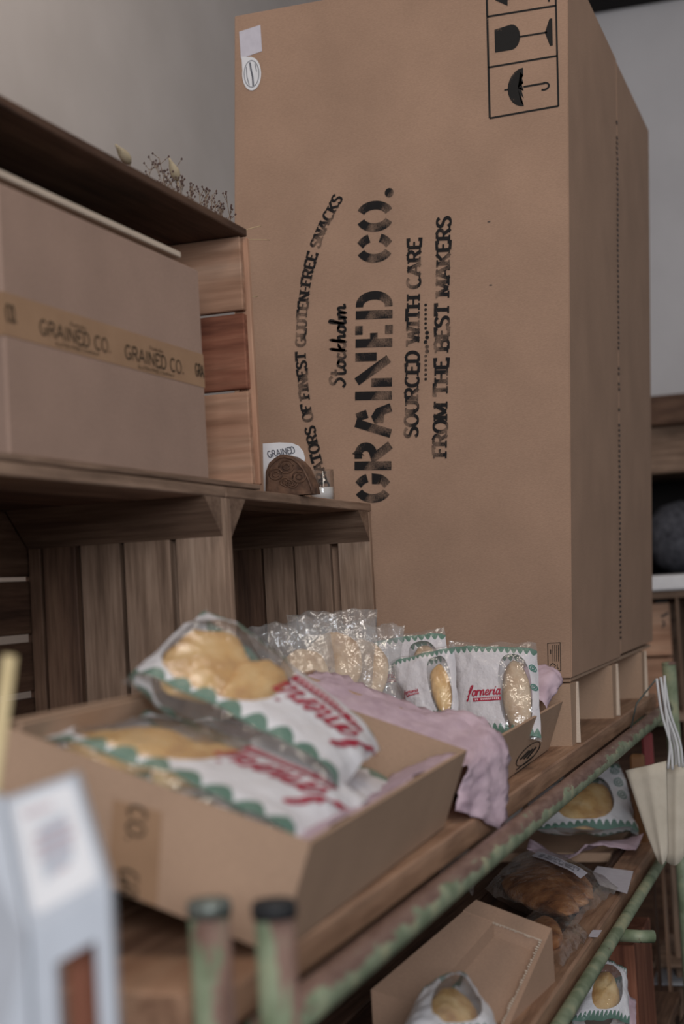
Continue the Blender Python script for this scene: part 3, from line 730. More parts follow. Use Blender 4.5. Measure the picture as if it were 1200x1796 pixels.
# card standing behind it
CX = BX + .0262
cdp = [(462, 856), (461, 778), (490, 776), (512, 777), (524, 782), (532, 792), (535, 804), (533, 818), (532, 866)]
cw = [PX(a_, b, CX) for a_, b in cdp]
cw[0].z = cw[-1].z = CT + .0005
n_ = len(cw); D = Vector((.0008, 0, 0))
crd = thing('shop_card', 'white rounded card printed with dark lettering behind the carved block', 'card', (CX, cw[4].y, CT))
part('card_sheet', cw + [q + D for q in cw], [tuple(range(n_))[::-1], tuple(range(n_, 2 * n_))] + [(i, (i + 1) % n_, n_ + (i + 1) % n_, n_ + i) for i in range(n_)], 'paper_white', crd)
O = PX(471, 803, CX); text_on('card_lettering', 'GRAINED', G, O, PX(519, 794, CX) - O, PX(468, 792, CX) - O, 'grey_ink', crd, .16, .14, lift=Vector((-.0006, 0, 0)))

# dried flowers lying on the upper crate
FT = cz1
db = thing('dried_flowers', 'dried flower stems with dark buds and two pale grass heads on the upper crate', 'dried flowers', (1.5, .72, FT))
rnd = random.Random(3)
base_pts = [(1.56 - i * .045 + rnd.uniform(-.01, .01), .70 + rnd.uniform(-.02, .03), FT + .002) for i in range(6)]
def spray(basep, dirv, ln, nb):
    tip = Vector(basep) + Vector(dirv).normalized() * ln
    mid = Vector(basep).lerp(tip, .5) + Vector((rnd.uniform(-.006, .006), rnd.uniform(-.006, .006), .004))
    st_ = tube('stem', crom([basep, mid, tip], 4), .00045, 'dry_stem', db, 5)
    m_ = MB(); bm_ = MB()
    for k in range(nb):
        s_ = mid.lerp(tip, rnd.uniform(.3, 1)); e = s_ + Vector((rnd.uniform(-.012, .012), rnd.uniform(-.008, .008), rnd.uniform(.004, .014)))
        v, f = tube_geo([s_, e], .00035, 4); m_.add(v, f)
        for (c_, r_) in ((e, .0016), (s_.lerp(e, .6), .0009)):
            vv = [c_ + Vector(d_) * r_ for d_ in ((1, 0, 0), (-1, 0, 0), (0, 1, 0), (0, -1, 0), (0, 0, 1.3), (0, 0, -1))]
            bm_.add(vv, [(0, 2, 4), (2, 1, 4), (1, 3, 4), (3, 0, 4), (2, 0, 5), (1, 2, 5), (3, 1, 5), (0, 3, 5)])
    m_.build('twig', 'dry_stem', st_); bm_.build('bud', 'dry_bud', st_)
for px in range(262, 412, 6):
    yb2 = .71 + rnd.uniform(-.03, .04)
    top = PY(px + rnd.uniform(-5, 5), 262 + (px - 260) * .62 + rnd.uniform(2, 50), yb2)
    bs = Vector((top.x + rnd.uniform(-.03, .03), yb2 + rnd.uniform(-.02, .01), FT + .001))
    spray(bs, top - bs, max((top - bs).length, .02), 5)
spray((1.60, .70, FT + .001), (.55, -.25, .55), .05, 3)
for (px0, py0, px1, py1) in ((203, 254, 228, 286), (297, 278, 312, 316)):
    tp_ = PY(px0, py0, .70); bt = PY(px1, py1, .70)
    tube('grass_head', [bt.lerp(tp_, i / 8) for i in range(9)], .008, 'bunny_tail', db, 10, rfun=lambda t_: .0006 + .0052 * math.sin(math.pi * min(1, (1 - t_) ** 1.5 * .9 + .03)) ** .9)
    tube('stem', [bt, Vector((bt.x + .02, .71, FT + .0008))], .0005, 'straw', db, 5)
# loose straw ends sticking out past the crate's end
for (a_, b) in (((437, 440), (458, 396)), ((437, 446), (473, 421)), ((440, 545), (452, 520))):
    p0, p1 = PY(*a_, .66), PY(*b, .655); p0.x = X1 + .0072; 
    tube('loose_straw', crom([p0, p0.lerp(p1, .5) + Vector((0, 0, .002)), p1], 4), .0005, 'straw', c3, 5)

# ================================================================== TRAYS
def trayframe(O, yaw, tilt):
    y, t = math.radians(yaw), math.radians(tilt)
    ex = Vector((math.cos(y), math.sin(y), 0)); ey = Vector((-math.sin(y) * math.cos(t), math.cos(y) * math.cos(t), math.sin(t)))
    return Vector(O), ex, ey, ex.cross(ey)
T1 = trayframe((.905, .358, .0015), 2.2, 20.5); T1D = (.49, .232, .075)
T2 = trayframe((1.555, .383, .0015), 1.4, 20.0); T2D = (.455, .225, .066)
def TP(T, a_, b, c_): return T[0] + T[1] * a_ + T[2] * b + T[3] * c_
def tray(label, T, Dm, cut=0):
    t = thing('cardboard_tray', label, 'tray', T[0], 'open bread trays on the top shelf')
    a_, b, c_ = Dm; th = .0032; ex, ey, ez = T[1], T[2], T[3]
    obox('bottom', TP(T, 0, 0, 0), ex * a_, ey * b, ez * th, 'cardboard_tan', t)
    obox('side_panel', TP(T, 0, 0, th), ex * th, ey * b, ez * (c_ - th), 'cardboard_tan', t)
    obox('side_panel', TP(T, a_ - th, 0, th), ex * th, ey * b, ez * (c_ - th), 'cardboard_tan', t)
    obox('side_panel', TP(T, th, 0, th), ex * (a_ - 2 * th), ey * th, ez * (c_ - th), 'cardboard_tan', t)
    obox('side_panel', TP(T, th, b - th, th), ex * (a_ - 2 * th), ey * th, ez * (c_ - th), 'cardboard_tan', t)
    return t
t1 = tray('open cardboard tray in front, piled with printed bread bags, tape strip on its end', T1, T1D)
t2 = tray('open cardboard tray behind, standing bags in it, next to the tall box', T2, T2D)
obox('inner_flap', TP(T1, .004, .214, .05), T1[1] * .3, T1[2] * .003, T1[3] * .03, 'cardboard_tan', t1)
# batten that props the trays up towards the aisle
box('propping_batten', (.93, .545, .0), (2.0, .572, .0655), 'oldwood_x')
tag(bpy.data.objects['propping_batten'], 'long wooden batten lying on the shelf under the tilted trays', 'batten')
# tape on the near end of the front tray
def onT1(px, py):   # where the pixel's ray meets the tray's near end panel
    d_ = Vector(RM @ np.array([px - 600., py - 898., F])); n__ = T1[1]
    return Vector(CP) + d_ * ((T1[0] - Vector(CP)).dot(n__) / d_.dot(n__))
q0 = [onT1(199, 1402), onT1(284, 1424), onT1(275, 1590), onT1(190, 1548)]
part('tape', [q - T1[1] * .0006 for q in q0] + [q + T1[1] * .0001 for q in q0], [(3, 2, 1, 0), (0, 1, 5, 4), (1, 2, 6, 5), (2, 3, 7, 6), (3, 0, 4, 7)], 'paper_tape', t1)
for (o, e, t_, s_) in (((228, 1408), (222, 1474), (258, 1416), 'CO.'), ((212, 1518), (208, 1566), (243, 1530), 'GR')):
    O = onT1(*o); text_on('tape_lettering', s_, G, O, onT1(*e) - O, onT1(*t_) - O, 'tape_ink', t1, .17, .15, lift=-T1[1] * .0009)
# oval print on the side of the rear tray
def onT2(px, py):
    d_ = Vector(RM @ np.array([px - 600., py - 898., F])); n__ = T2[2]
    return Vector(CP) + d_ * ((T2[0] - Vector(CP)).dot(n__) / d_.dot(n__))
pm = MB()
def ps(pts, w_):
    v, f = ribbon([(a_, -b) for a_, b in pts], w_, w_); pm.add([onT2(float(c[0]), float(-c[1])) - T2[2] * .0008 for c in v], [g[::-1] for g in f])
ps([(926 + 21 * math.cos(a_) , 1322 + 13 * math.sin(a_) - 17 * math.cos(a_)) for a_ in [i * math.pi / 12 for i in range(25)]], 1.2)
for k in range(3): ps([(912 + k * 6, 1332 - k * 1), (928 + k * 6, 1316 - k * 3)], 2.2)
ps([(905, 1350), (935, 1326)], 1.4); ps([(903, 1357), (930, 1337)], 1.2)
pm.build('oval_print', 'print_ink', t2)

# ================================================================== BAGS
def sgn_pow(x, p): return math.copysign(abs(x) ** p, x)
class Bag:
    def __init__(s, corners, T, seed, edge=.004, wr=.003, px=.55, bulge=None):
        s.c = [Vector(q) for q in corners]; s.T = T; s.seed = seed; s.edge = edge; s.wr = wr; s.p = px
        a_ = (s.c[1] - s.c[0]) + (s.c[2] - s.c[3]); b = (s.c[3] - s.c[0]) + (s.c[2] - s.c[1])
        s.n = a_.cross(b).normalized(); s.w = a_.length / 2; s.l = b.length / 2
    def prof(s, u, v):
        return max(0, 1 - abs(2 * u - 1) ** 2.6) ** s.p * max(0, 1 - abs(2 * v - 1) ** 3.2) ** s.p
    def mid(s, u, v):
        c = s.c; p = (c[0] * (1 - u) + c[1] * u) * (1 - v) + (c[3] * (1 - u) + c[2] * u) * v
        q = Vector((u * 3.1 + s.seed, v * 3.7, s.seed * 1.7)); e = 1 - s.prof(u, v)
        return p + s.n * (noise.noise(q * 1.6) * s.edge * 2.2 * e + noise.noise(q * 4) * s.edge * e)
    def at(s, u, v, side=1, off=0):
        q = Vector((u * 5 + s.seed * 2.3, v * 5, side + s.seed)); pr = s.prof(u, v)
        w_ = (noise.noise(q) * .6 + noise.noise(q * 2.7) * .4) * s.wr * (.3 + .7 * min(1, pr * 2))
        return s.mid(u, v) + s.n * (side * (s.T * .5 * pr + off) + w_ * side)
    def film(s, name, mat, parent, nu=30, nv=30):
        vs = []; uv = []; fs = []
        for side in (1, -1):
            k = len(vs)
            for j in range(nv + 1):
                for i in range(nu + 1):
                    u, v = i / nu, j / nv; vs.append(s.at(u, v, side)); uv.append((u, v))
            for j in range(nv):
                for i in range(nu):
                    q = k + j * (nu + 1) + i; f = (q, q + 1, q + nu + 2, q + nu + 1); fs.append(f if side == 1 else f[::-1])
        return part(name, vs, fs, mat, parent, uvs=uv, smooth=True)
    def bread(s, name, mat, parent, u0, v0, ru, rv, lump=.12, seed=0, th=.84, seg=26, rings=14):
        vs = []; fs = []
        for j in range(rings + 1):
            ph = math.pi * j / rings
            for i in range(seg):
                t_ = 2 * math.pi * i / seg; r = sgn_pow(math.sin(ph), .7)
                x = r * math.cos(t_); y = r * math.sin(t_); zz = math.cos(ph)
                lf = 1 + lump * noise.noise(Vector((x * 1.7 + seed, y * 1.7, zz + seed)))
                u, v = u0 + ru * x * lf, v0 + rv * y * lf
                cap_ = s.T * .5 * s.prof(min(max(u, .02), .98), min(max(v, .02), .98)) * th
                h_ = zz * cap_ * (1 + .25 * noise.noise(Vector((x * 3 + seed, y * 3, 5)))) * .86
                vs.append(s.mid(u, v) + s.n * h_)
        for j in range(rings):
            for i in range(seg):
                fs.append((j * seg + i, (j + 1) * seg + i, (j + 1) * seg + (i + 1) % seg, j * seg + (i + 1) % seg))
        return part(name, vs, fs, mat, parent, smooth=True)
    def mapped(s, name, V, Fc, mat, parent, off=.0007):
        return part(name, [s.at(float(q[0]), float(q[1]), 1, off + (float(q[2]) if len(q) > 2 else 0)) for q in V], Fc, mat, parent)
    def logo(s, parent, u0, v0, wu, hs=1.0, kv=.13, kh=.11):
        """red script word with a red banner below"""
        asp = s.w / s.l; h = .34 * wu * hs; sh = .10
        V, Fc = layout('forneria', SC, wu, h, kv * h, kh * h, 0, True)
        V = [np.array((u0 + q[0] + q[1] * .25, v0 + (q[1] + q[0] * sh) * asp, q[2])) for q in V]
        s.mapped('logo_lettering', V, Fc, 'red_ink', parent)
        n = 12; V = []; Fc = []
        for i in range(n + 1):
            x = u0 + wu * (.16 + .84 * i / n)
            for k_ in (0, 1, 2): V.append((x, v0 + ((x - u0) * sh - h * (.50 - .17 * k_)) * asp))
        for i in range(n):
            for k_ in (0, 1): Fc.append((3 * i + k_, 3 * i + 3 + k_, 3 * i + 4 + k_, 3 * i + 1 + k_))
        s.mapped('logo_banner', V, Fc, 'red_ink', parent, .0006)
        V = []; Fc = []
        for i in range(13):
            if i in (2,): continue
            x = u0 + wu * (.22 + .058 * i); y = v0 + ((x - u0) * sh - h * .41) * asp; k_ = len(V); dx = wu * .032; dy = h * .16 * asp
            V += [(x, y), (x + dx, y), (x + dx, y + dy), (x, y + dy)]; Fc.append((k_, k_ + 1, k_ + 2, k_ + 3))
        s.mapped('banner_print', V, Fc, 'pale_ink', parent, .0011)
    def rings(s, parent, spots, r):
        V = []; Fc = []
        for (u, v) in spots:
            for rr in (r, r * .45):
                q, f = ribbon([(u + rr * math.cos(a_), v + rr * math.sin(a_) * s.w / s.l) for a_ in [i * math.pi / 8 for i in range(17)]], .012, .012)
                k_ = len(V); V += q; Fc += [tuple(i + k_ for i in g) for g in f]
        s.mapped('round_symbols', V, Fc, 'teal_ink', parent)
def bag_thing(label, corners, T, seed, mat, breads, logo=None, rings=None, group=None, name='bread_bag', **kw):
    b = Bag(corners, T, seed, **kw); base = min(b.c, key=lambda q: q.z)
    t = thing(name, label, 'bread bag', base, group)
    b.film('film', mat, t)
    for i, (bm_, u, v, ru, rv) in enumerate(breads): b.bread('bread', bm_, t, u, v, ru, rv, seed=seed + i * 3.3)
    if logo: b.logo(t, *logo)
    if rings: b.rings(t, *rings)
    return t, b
GA = 'printed bags lying in the front tray'
q = lambda a_, b, c_: TP(T1, a_, b, c_)
# corners in the bag's own reading order: BL, BR, TR, TL; the bags lie upside down to the camera
bag_thing('printed bread bag under the others, white and green corner at the left rim', [q(.40, .012, .038), q(.40, .22, .040), q(.03, .222, .046), q(.03, .014, .040)], .040, 2.1, 'film_printed',
          [('bread_gold', .72, .5, .2, .3)], group=GA)
bag_thing('nearest bread bag in the front tray, golden loaf at left, red lettering at right', [q(.225, .014, .062), q(.205, .205, .066), q(.022, .222, .060), q(.020, .020, .060)], .042, 5.4, 'film_printed',
          [('bread_gold', .79, .52, .19, .38), ('bread_gold', .56, .44, .13, .34)], (.015, .40, .44, 2.0, .055, .085), group=GA)
bag_thing('raised bread bag in the front tray, two golden loaves, leaning on the pile', [q(.36, .050, .080), q(.325, .228, .148), q(.180, .226, .090), q(.150, .030, .076)], .042, 8.3, 'film_printed',
          [('bread_gold', .80, .48, .17, .38), ('bread_gold', .57, .40, .13, .32)], (.015, .38, .44, 2.0, .055, .085), group=GA)
# standing bags in the rear tray
GB = 'bags standing in the rear tray'
bag_thing('printed bag at the tall box, red script and banner, pale bread at right', [PX(806, 1288, 1.80), PX(950, 1300, 1.80), PX(941, 1128, 1.86), PX(788, 1126, 1.86)], .030, 1.3, 'film_logo',
          [('bread_pale', .74, .44, .17, .36)], (.17, .36, .40), ([(.95, .72), (.955, .52)], .035), group=GB, edge=.003)
bag_thing('printed bag with green drip border behind the smaller printed bag', [PX(672, 1250, 1.76), PX(800, 1262, 1.76), PX(779, 1100, 1.82), PX(622, 1128, 1.82)], .026, 3.7, 'film_logo',
          [('bread_pale', .74, .5, .17, .33)], (.03, .38, .34), group=GB, edge=.003)
bag_thing('small printed bag in front, golden bread showing beside the lilac tissue', [PX(722, 1260, 1.70), PX(806, 1268, 1.70), PX(796, 1128, 1.75), PX(682, 1160, 1.75)], .024, 6.9, 'film_logo',
          [('bread_gold', .72, .42, .18, .34)], (.04, .34, .3), group=GB, edge=.003)
bag_thing('printed bag folded behind, only its white edge and a red letter showing', [PX(660, 1245, 1.80), PX(760, 1262, 1.82), PX(745, 1120, 1.88), PX(612, 1136, 1.86)], .020, 9.2, 'film_logo',
          [('bread_pale', .74, .5, .17, .33)], (.05, .38, .34), group=GB, edge=.004)
GC = 'clear flatbread bags beside the crate'
bag_thing('leftmost clear bag of flatbread, its empty top fanning out before the crate', [PX(505, 1240, 1.585), PX(600, 1250, 1.60), PX(575, 1078, 1.66), PX(428, 1102, 1.62)], .030, 4.4, 'film_clear',
          [('bread_pale', .55, .36, .36, .30)], group=GC, edge=.006, wr=.004)
bag_thing('middle clear bag of flatbread, tallest of the three', [PX(530, 1235, 1.64), PX(650, 1250, 1.66), PX(662, 1070, 1.72), PX(502, 1076, 1.69)], .028, 11.6, 'film_clear',
          [('bread_pale', .5, .44, .36, .34)], group=GC, edge=.006, wr=.004)
bag_thing('clear bag of flatbread next to the printed bags', [PX(590, 1240, 1.69), PX(690, 1255, 1.70), PX(710, 1100, 1.77), PX(560, 1090, 1.74)], .026, 13.9, 'film_clear',
          [('bread_pale', .5, .46, .36, .36)], group=GC, edge=.006, wr=.004)
# small wicker basket between tray and crate
wb = PX(478, 1212, 1.62)
wk = thing('wicker_basket', 'small wicker basket rim showing between the trays and the crate', 'basket', (1.66, .688, .012))
for i in range(9):
    r_ = .040 + .0016 * i; zz = .016 + i * .0115
    tube('woven_coil', [(1.66 + r_ * 1.25 * math.cos(a_), .688 + r_ * math.sin(a_), zz + .0012 * math.sin(a_ * 9 + i * 1.6)) for a_ in [k_ * math.pi / 20 for k_ in range(41)]], .0062, 'wicker', wk, 6)
lathe('basket_floor', (1.66, .688, .0125), [(0, 0), (.042, 0), (.042, .004), (0, .004)], 'wicker', wk, 20)

# ================================================================== TISSUE PAPER
def sheet(name, label, rows, seed, amp=.005, sub=7, parent=None):
    """rows of control points (3-D) -> smooth crumpled sheet with a little thickness"""
    g = [crom([np.array(p) for p in r], sub) for r in rows]; cols = list(zip(*g)); cols = [crom(list(c_), sub) for c_ in cols]
    nu, nv = len(cols), len(cols[0]); vs = []
    for i in range(nu):
        for j in range(nv):
            p = Vector(cols[i][j]); a_ = Vector(cols[min(i + 1, nu - 1)][j] - cols[max(i - 1, 0)][j]); b = Vector(cols[i][min(j + 1, nv - 1)] - cols[i][max(j - 1, 0)])
            n__ = a_.cross(b).normalized()
            k_ = noise.noise(p * 38 + Vector((seed, 0, 0))) * .6 + (abs(noise.noise(p * 70 + Vector((0, seed, 0)))) - .2) * .9 + noise.noise(p * 150) * .4 + (abs(noise.noise(p * 105 + Vector((3, 3, seed)))) - .2) * .7
            vs.append(p + n__ * k_ * amp)
    fs = [(i * nv + j, i * nv + j + 1, (i + 1) * nv + j + 1, (i + 1) * nv + j) for i in range(nu - 1) for j in range(nv - 1)]
    o = part(name, vs, fs, 'tissue_purple', parent, smooth=True)
    md = o.modifiers.new('thickness', 'SOLIDIFY'); md.thickness = .0006
    if label: tag(o, label, 'tissue paper', 'lilac tissue paper lining the trays')
    return o
def R_(*a_): return [PX(*z_) for z_ in a_]
outer = R_((505, 1188, 1.585), (575, 1180, 1.60), (660, 1208, 1.60), (745, 1240, 1.59), (838, 1254, 1.575), (888, 1300, 1.565), (893, 1380, 1.54), (882, 1458, 1.51))
mid = R_((508, 1196, 1.545), (572, 1200, 1.545), (655, 1228, 1.545), (742, 1262, 1.54), (826, 1284, 1.535), (858, 1322, 1.50), (852, 1385, 1.475), (842, 1436, 1.455))
inner = R_((520, 1226, 1.47), (572, 1254, 1.455), (652, 1288, 1.45), (742, 1330, 1.44), (812, 1346, 1.43), (815, 1362, 1.425), (806, 1392, 1.42), (797, 1421, 1.415))
sheet('tissue_paper', 'large lilac tissue sheet between the trays, its end hanging over the shelf edge', [outer, mid, inner], 1.0, .007)
sheet('tissue_paper', 'lilac tissue lining the right side of the front tray under the bags',
      [[q(.02 + .076 * i, .004 + .0012, .071 + .004 * math.sin(i * 2.1)) for i in range(7)], [q(.02 + .076 * i, .022, .060 + .003 * math.sin(i * 1.3)) for i in range(7)], [q(.02 + .076 * i, .05, .040) for i in range(7)]], 4.0, .003)
sheet('tissue_paper', 'small lilac tissue corner behind the raised bread bag', [R_((372, 1172, 1.40), (410, 1160, 1.42), (450, 1178, 1.43), (520, 1212, 1.42)), R_((380, 1195, 1.37), (420, 1190, 1.38), (470, 1208, 1.39), (540, 1245, 1.39)), R_((390, 1250, 1.34), (430, 1250, 1.35), (490, 1262, 1.36), (560, 1285, 1.36))], 7.0, .004)
q2 = lambda a_, b, c_: TP(T2, a_, b, c_)
sheet('tissue_paper', 'lilac tissue tucked in the far corner of the rear tray by the tall box', [[q2(.445, .006, .095), q2(.446, .025, .108), q2(.446, .06, .10)], [q2(.42, .006, .085), q2(.42, .022, .100), q2(.425, .06, .085)], [q2(.37, .008, .06), q2(.37, .02, .07), q2(.38, .05, .05)]], 9.0, .006)

# ================================================================== LOWER SHELF GOODS
LZ = -.240
GL = 'bread goods on the middle shelf'
# printed bag with a square flatbread, propped on tissue and a carton
bag_thing('printed bag with folded flatbread under the pipe rail, beside the hanging paper bags', [PX(940, 1462, 2.45), PX(1122, 1462, 2.60), PX(1085, 1332, 2.72), PX(925, 1395, 2.60)], .04, 3.1, 'film_round',
          [('bread_gold', .5, .46, .34, .38)], None, ([(.9, .80), (.9, .62), (.9, .44)], .045), group=GL)
sheet('tissue_paper', 'lilac tissue under the printed bag on the middle shelf', [R_((1130, 1462, 2.58), (1060, 1482, 2.52), (985, 1500, 2.45), (930, 1470, 2.43)), R_((1118, 1488, 2.50), (1050, 1478, 2.48), (985, 1506, 2.40), (925, 1485, 2.38)), R_((1112, 1492, 2.48), (1040, 1484, 2.46), (985, 1510, 2.38), (925, 1490, 2.37))], 12., .004)
cl = PZ(1010, 1500, LZ)
box('shelf_carton', (2.50, .40, LZ + .0004), (2.80, .66, LZ + .016), 'cardboard_tan', None, .002); tag(bpy.data.objects['shelf_carton'], 'low brown carton under the tissue on the middle shelf', 'carton')
# braided loaf in clear bag with label
def lowbag(label, p, w_, T, seed, mat, breads, zoff=.03, **kw):
    """lying bag whose four corners sit on the shelf: pixels BL, BR, TR, TL at shelf height + zoff"""
    return bag_thing(label, [PZ(a_, b, LZ + zoff) for a_, b in p], T, seed, mat, breads, group=GL, **kw)
tb_, bb = lowbag('clear bag of dark braided loaf with a white printed label on the middle shelf', [(850, 1560), (1000, 1625), (1085, 1555), (930, 1490)], 0, .055, 15.2, 'film_tight',
       [('bread_dark', .48, .68, .42, .22), ('bread_dark', .48, .28, .42, .23), ('bread_dark', .5, .48, .40, .17)], .03)
V = [(.26 + .56 * i / 8, .57 + .16 * j) for i in range(9) for j in range(2)]
bb.mapped('label_sticker', V, [(2 * i, 2 * i + 2, 2 * i + 3, 2 * i + 1) for i in range(8)], 'paper_lilac', tb_, .0012)
V = []; Fc = []
for i in range(26):
    for (y0_, y1_) in ((.605, .625), (.645, .665), (.68, .695)):
        if rnd.random() < .75:
            x = .40 + .38 * i / 26; k_ = len(V); V += [(x, y0_), (x + .010, y0_), (x + .010, y1_), (x, y1_)]; Fc.append((k_, k_ + 1, k_ + 2, k_ + 3))
for i in range(3):
    x = .33 + i * .016; k_ = len(V); V += [(x, .60), (x + .009, .60), (x + .009, .69), (x, .69)]; Fc.append((k_, k_ + 1, k_ + 2, k_ + 3))
bb.mapped('label_print', V, Fc, 'grey_ink', tb_, .0018)
lowbag('clear empty end of a bag with a dark loaf beside the open carton', [(900, 1640), (985, 1690), (1035, 1640), (950, 1590)], 0, .04, 19.7, 'film_tight', [('bread_dark', .42, .45, .3, .3)], .022)
lowbag('small crumpled clear bag with dark bread seen between shelf edge and rail', [(770, 1540), (830, 1565), (845, 1500), (790, 1485)], 0, .035, 21.7, 'film_clear', [('bread_dark', .5, .4, .3, .3)], .02)
# loose card
cq = [PZ(1040, 1530, LZ + .024), PZ(1052, 1552, LZ + .022), PZ(1100, 1567, LZ + .022), PZ(1111, 1528, LZ + .025), PZ(1048, 1519, LZ + .026)]
part('price_card', cq + [v_ - Vector((0, 0, .0008)) for v_ in cq], [(0, 1, 2, 3, 4), (9, 8, 7, 6, 5)] + [(i, i + 5, (i + 1) % 5 + 5, (i + 1) % 5) for i in range(5)], 'paper_lilac')
tag(bpy.data.objects['price_card'], 'pale printed price card lying at the edge of the middle shelf', 'card')
# open carton with a recessed lid panel
oc = thing('open_carton', 'brown carton lying on the middle shelf with a torn open recessed panel', 'carton', PZ(830, 1680, LZ))
c1_, c2_, c3_, c0 = PX(835, 1578, 1.66), PX(968, 1628, 1.72), PX(886, 1815, 1.535), None
c0 = c1_ + (c3_ - c2_) + (c1_ - c2_) * .55
def cq_(u, v): return (c1_ * (1 - u) + c2_ * u) * (1 - v) + (c0 * (1 - u) + c3_ * u) * v      # u across, v towards the camera
def slabq(name, u0, u1, v0, v1, top, mat):
    t4 = [cq_(u0, v0), cq_(u1, v0), cq_(u1, v1), cq_(u0, v1)]
    t4 = [q_ + Vector((0, 0, top)) for q_ in t4]; b4 = [Vector((q_.x, q_.y, LZ + .0006)) for q_ in t4]
    return part(name, t4 + b4, [(3, 2, 1, 0), (4, 5, 6, 7), (0, 1, 5, 4), (1, 2, 6, 5), (2, 3, 7, 6), (3, 0, 4, 7)], mat, oc)
slabq('recessed_panel', .36, .955, .135, 1, -.016, 'cardboard')
slabq('rim_panel', 0, 1, 0, .135, 0, 'cardboard')
slabq('rim_panel', 0, .36, .135, 1, -.001, 'cardboard')
slabq('rim_panel', .955, 1, .135, 1, 0, 'cardboard')
tm = MB()
for i in range(40):
    s_ = rnd.uniform(.3, 1); f_ = i / 40
    a0_, b0_ = cq_(.36 + .595 * f_, .136), cq_(.36 + .595 * (f_ + .018), .136); dn = (cq_(.5, .2) - cq_(.5, .13)).normalized() * .005 * s_
    tm.add([a0_, b0_, b0_ + dn, a0_ + dn], [(0, 1, 2, 3)])
    a0_, b0_ = cq_(.954, .14 + .86 * f_), cq_(.954, .14 + .86 * (f_ + .014)); dn = (cq_(.9, .5) - cq_(.95, .5)).normalized() * .004 * s_
    tm.add([a0_, b0_, b0_ + dn, a0_ + dn], [(0, 1, 2, 3)])
tag(tm.build('torn_edge', 'cardboard_edge', oc), kind='stuff')
# bag lying in front of the carton at the bottom of the picture
bag_thing('printed bag with a round loaf at the bottom, before the open carton', [PZ(690, 1840, -.150), PZ(890, 1835, -.200), PZ(800, 1705, -.165), PZ(735, 1745, -.155)], .045, 23.3, 'film_round',
          [('bread_gold', .5, .45, .36, .38)], None, ([(.35, .82), (.78, .78)], .05), group=GL)
o = box('shelf_carton', (1.08, .40, LZ + .0005), (1.34, .62, -.186), 'cardboard', None, .002); tag(o, 'plain brown carton on the middle shelf under the nearest round loaf', 'carton')
# bottom shelf bag, lilac tissue and brown box behind
BZ_ = -.54
bag_thing('printed bag with a round loaf on the bottom shelf, seen below the lower rail', [PX(1000, 1800, 2.10), PX(1105, 1800, 2.16), PX(1098, 1700, 2.24), PX(1035, 1680, 2.24)], .05, 27.1, 'film_round',
          [('bread_gold', .48, .46, .34, .36)], None, group='bread goods on the bottom shelf')
sheet('tissue_paper', 'lilac tissue on the bottom shelf beside the round loaf', [[PX(1072, 1730, 2.3), PX(1095, 1740, 2.3), PX(1116, 1755, 2.3)], [PX(1075, 1780, 2.24), PX(1095, 1785, 2.24), PX(1116, 1790, 2.24)], [PX(1075, 1840, 2.2), PX(1095, 1840, 2.2), PX(1116, 1840, 2.2)]], 31., .004)
o = box('bottom_carton', (2.04, .36, BZ_ + .0005), (2.30, .60, -.417), 'cardboard', None, .002); tag(o, 'brown carton on the bottom shelf under the bag with the round loaf', 'carton')
lo = PX(1118, 1750, 2.40); hi = PX(1074, 1658, 2.40)
box('wooden_box', (2.40, lo.y, BZ_ + .0005), (2.60, hi.y + .03, hi.z), 'redwood_z', None, .002); tag(bpy.data.objects['wooden_box'], 'reddish brown wooden box on the bottom shelf below the short green pipe', 'box')

# ================================================================== PAPER BAGS ON THE FAR UPRIGHT
GP = 'paper carrier bags hanging on the rack'
def paper_bag(label, px_t, px_b, x0, seed, thick):
    """folded bag hanging edge-on: outline in a plane across the aisle, creased down the middle"""
    (tl, tr), (bl, br) = px_t, px_b
    t = thing('paper_bag', label, 'paper bag', PX((bl[0] + br[0]) / 2, bl[1], x0), GP)
    TL, TR, BL, BR = PX(*tl, x0), PX(*tr, x0), PX(*bl, x0), PX(*br, x0)
    vs = []; fs = []; nu, nv = 10, 8; Dx = Vector((thick, 0, 0))
    for lay in (0, 1):
        for j in range(nv + 1):
            for i in range(nu + 1):
                u, v = i / nu, j / nv; p = (BL * (1 - u) + BR * u) * (1 - v) + (TL * (1 - u) + TR * u) * v
                cr = -math.exp(-((u - .6) / .16) ** 2) * .005 + (u - .5) ** 2 * .008
                bot = (.012 * (2 * u - 1) ** 2) * (1 - v) ** 4
                vs.append(p + Vector((cr + lay * thick, 0, bot + noise.noise(Vector((u * 2, v * 2, seed))) * .001)))
    W_ = (nu + 1); K = W_ * (nv + 1)
    for j in range(nv):
        for i in range(nu):
            a_ = j * W_ + i; fs.append((a_, a_ + W_, a_ + W_ + 1, a_ + 1)); fs.append((K + a_, K + a_ + 1, K + a_ + W_ + 1, K + a_ + W_))
    for i in range(nu):
        fs.append((i, i + 1, K + i + 1, K + i)); a_ = nv * W_ + i; fs.append((a_, K + a_, K + a_ + 1, a_ + 1))
    for j in range(nv):
        a_ = j * W_; fs.append((a_, K + a_, K + a_ + W_, a_ + W_)); a_ += nu; fs.append((a_, a_ + W_, K + a_ + W_, K + a_))
    part('bag_body', vs, fs, 'paper_cream', t, smooth=True)
    return t, TL, TR
HX = 2.36
hook = PX(1152, 1190, HX)
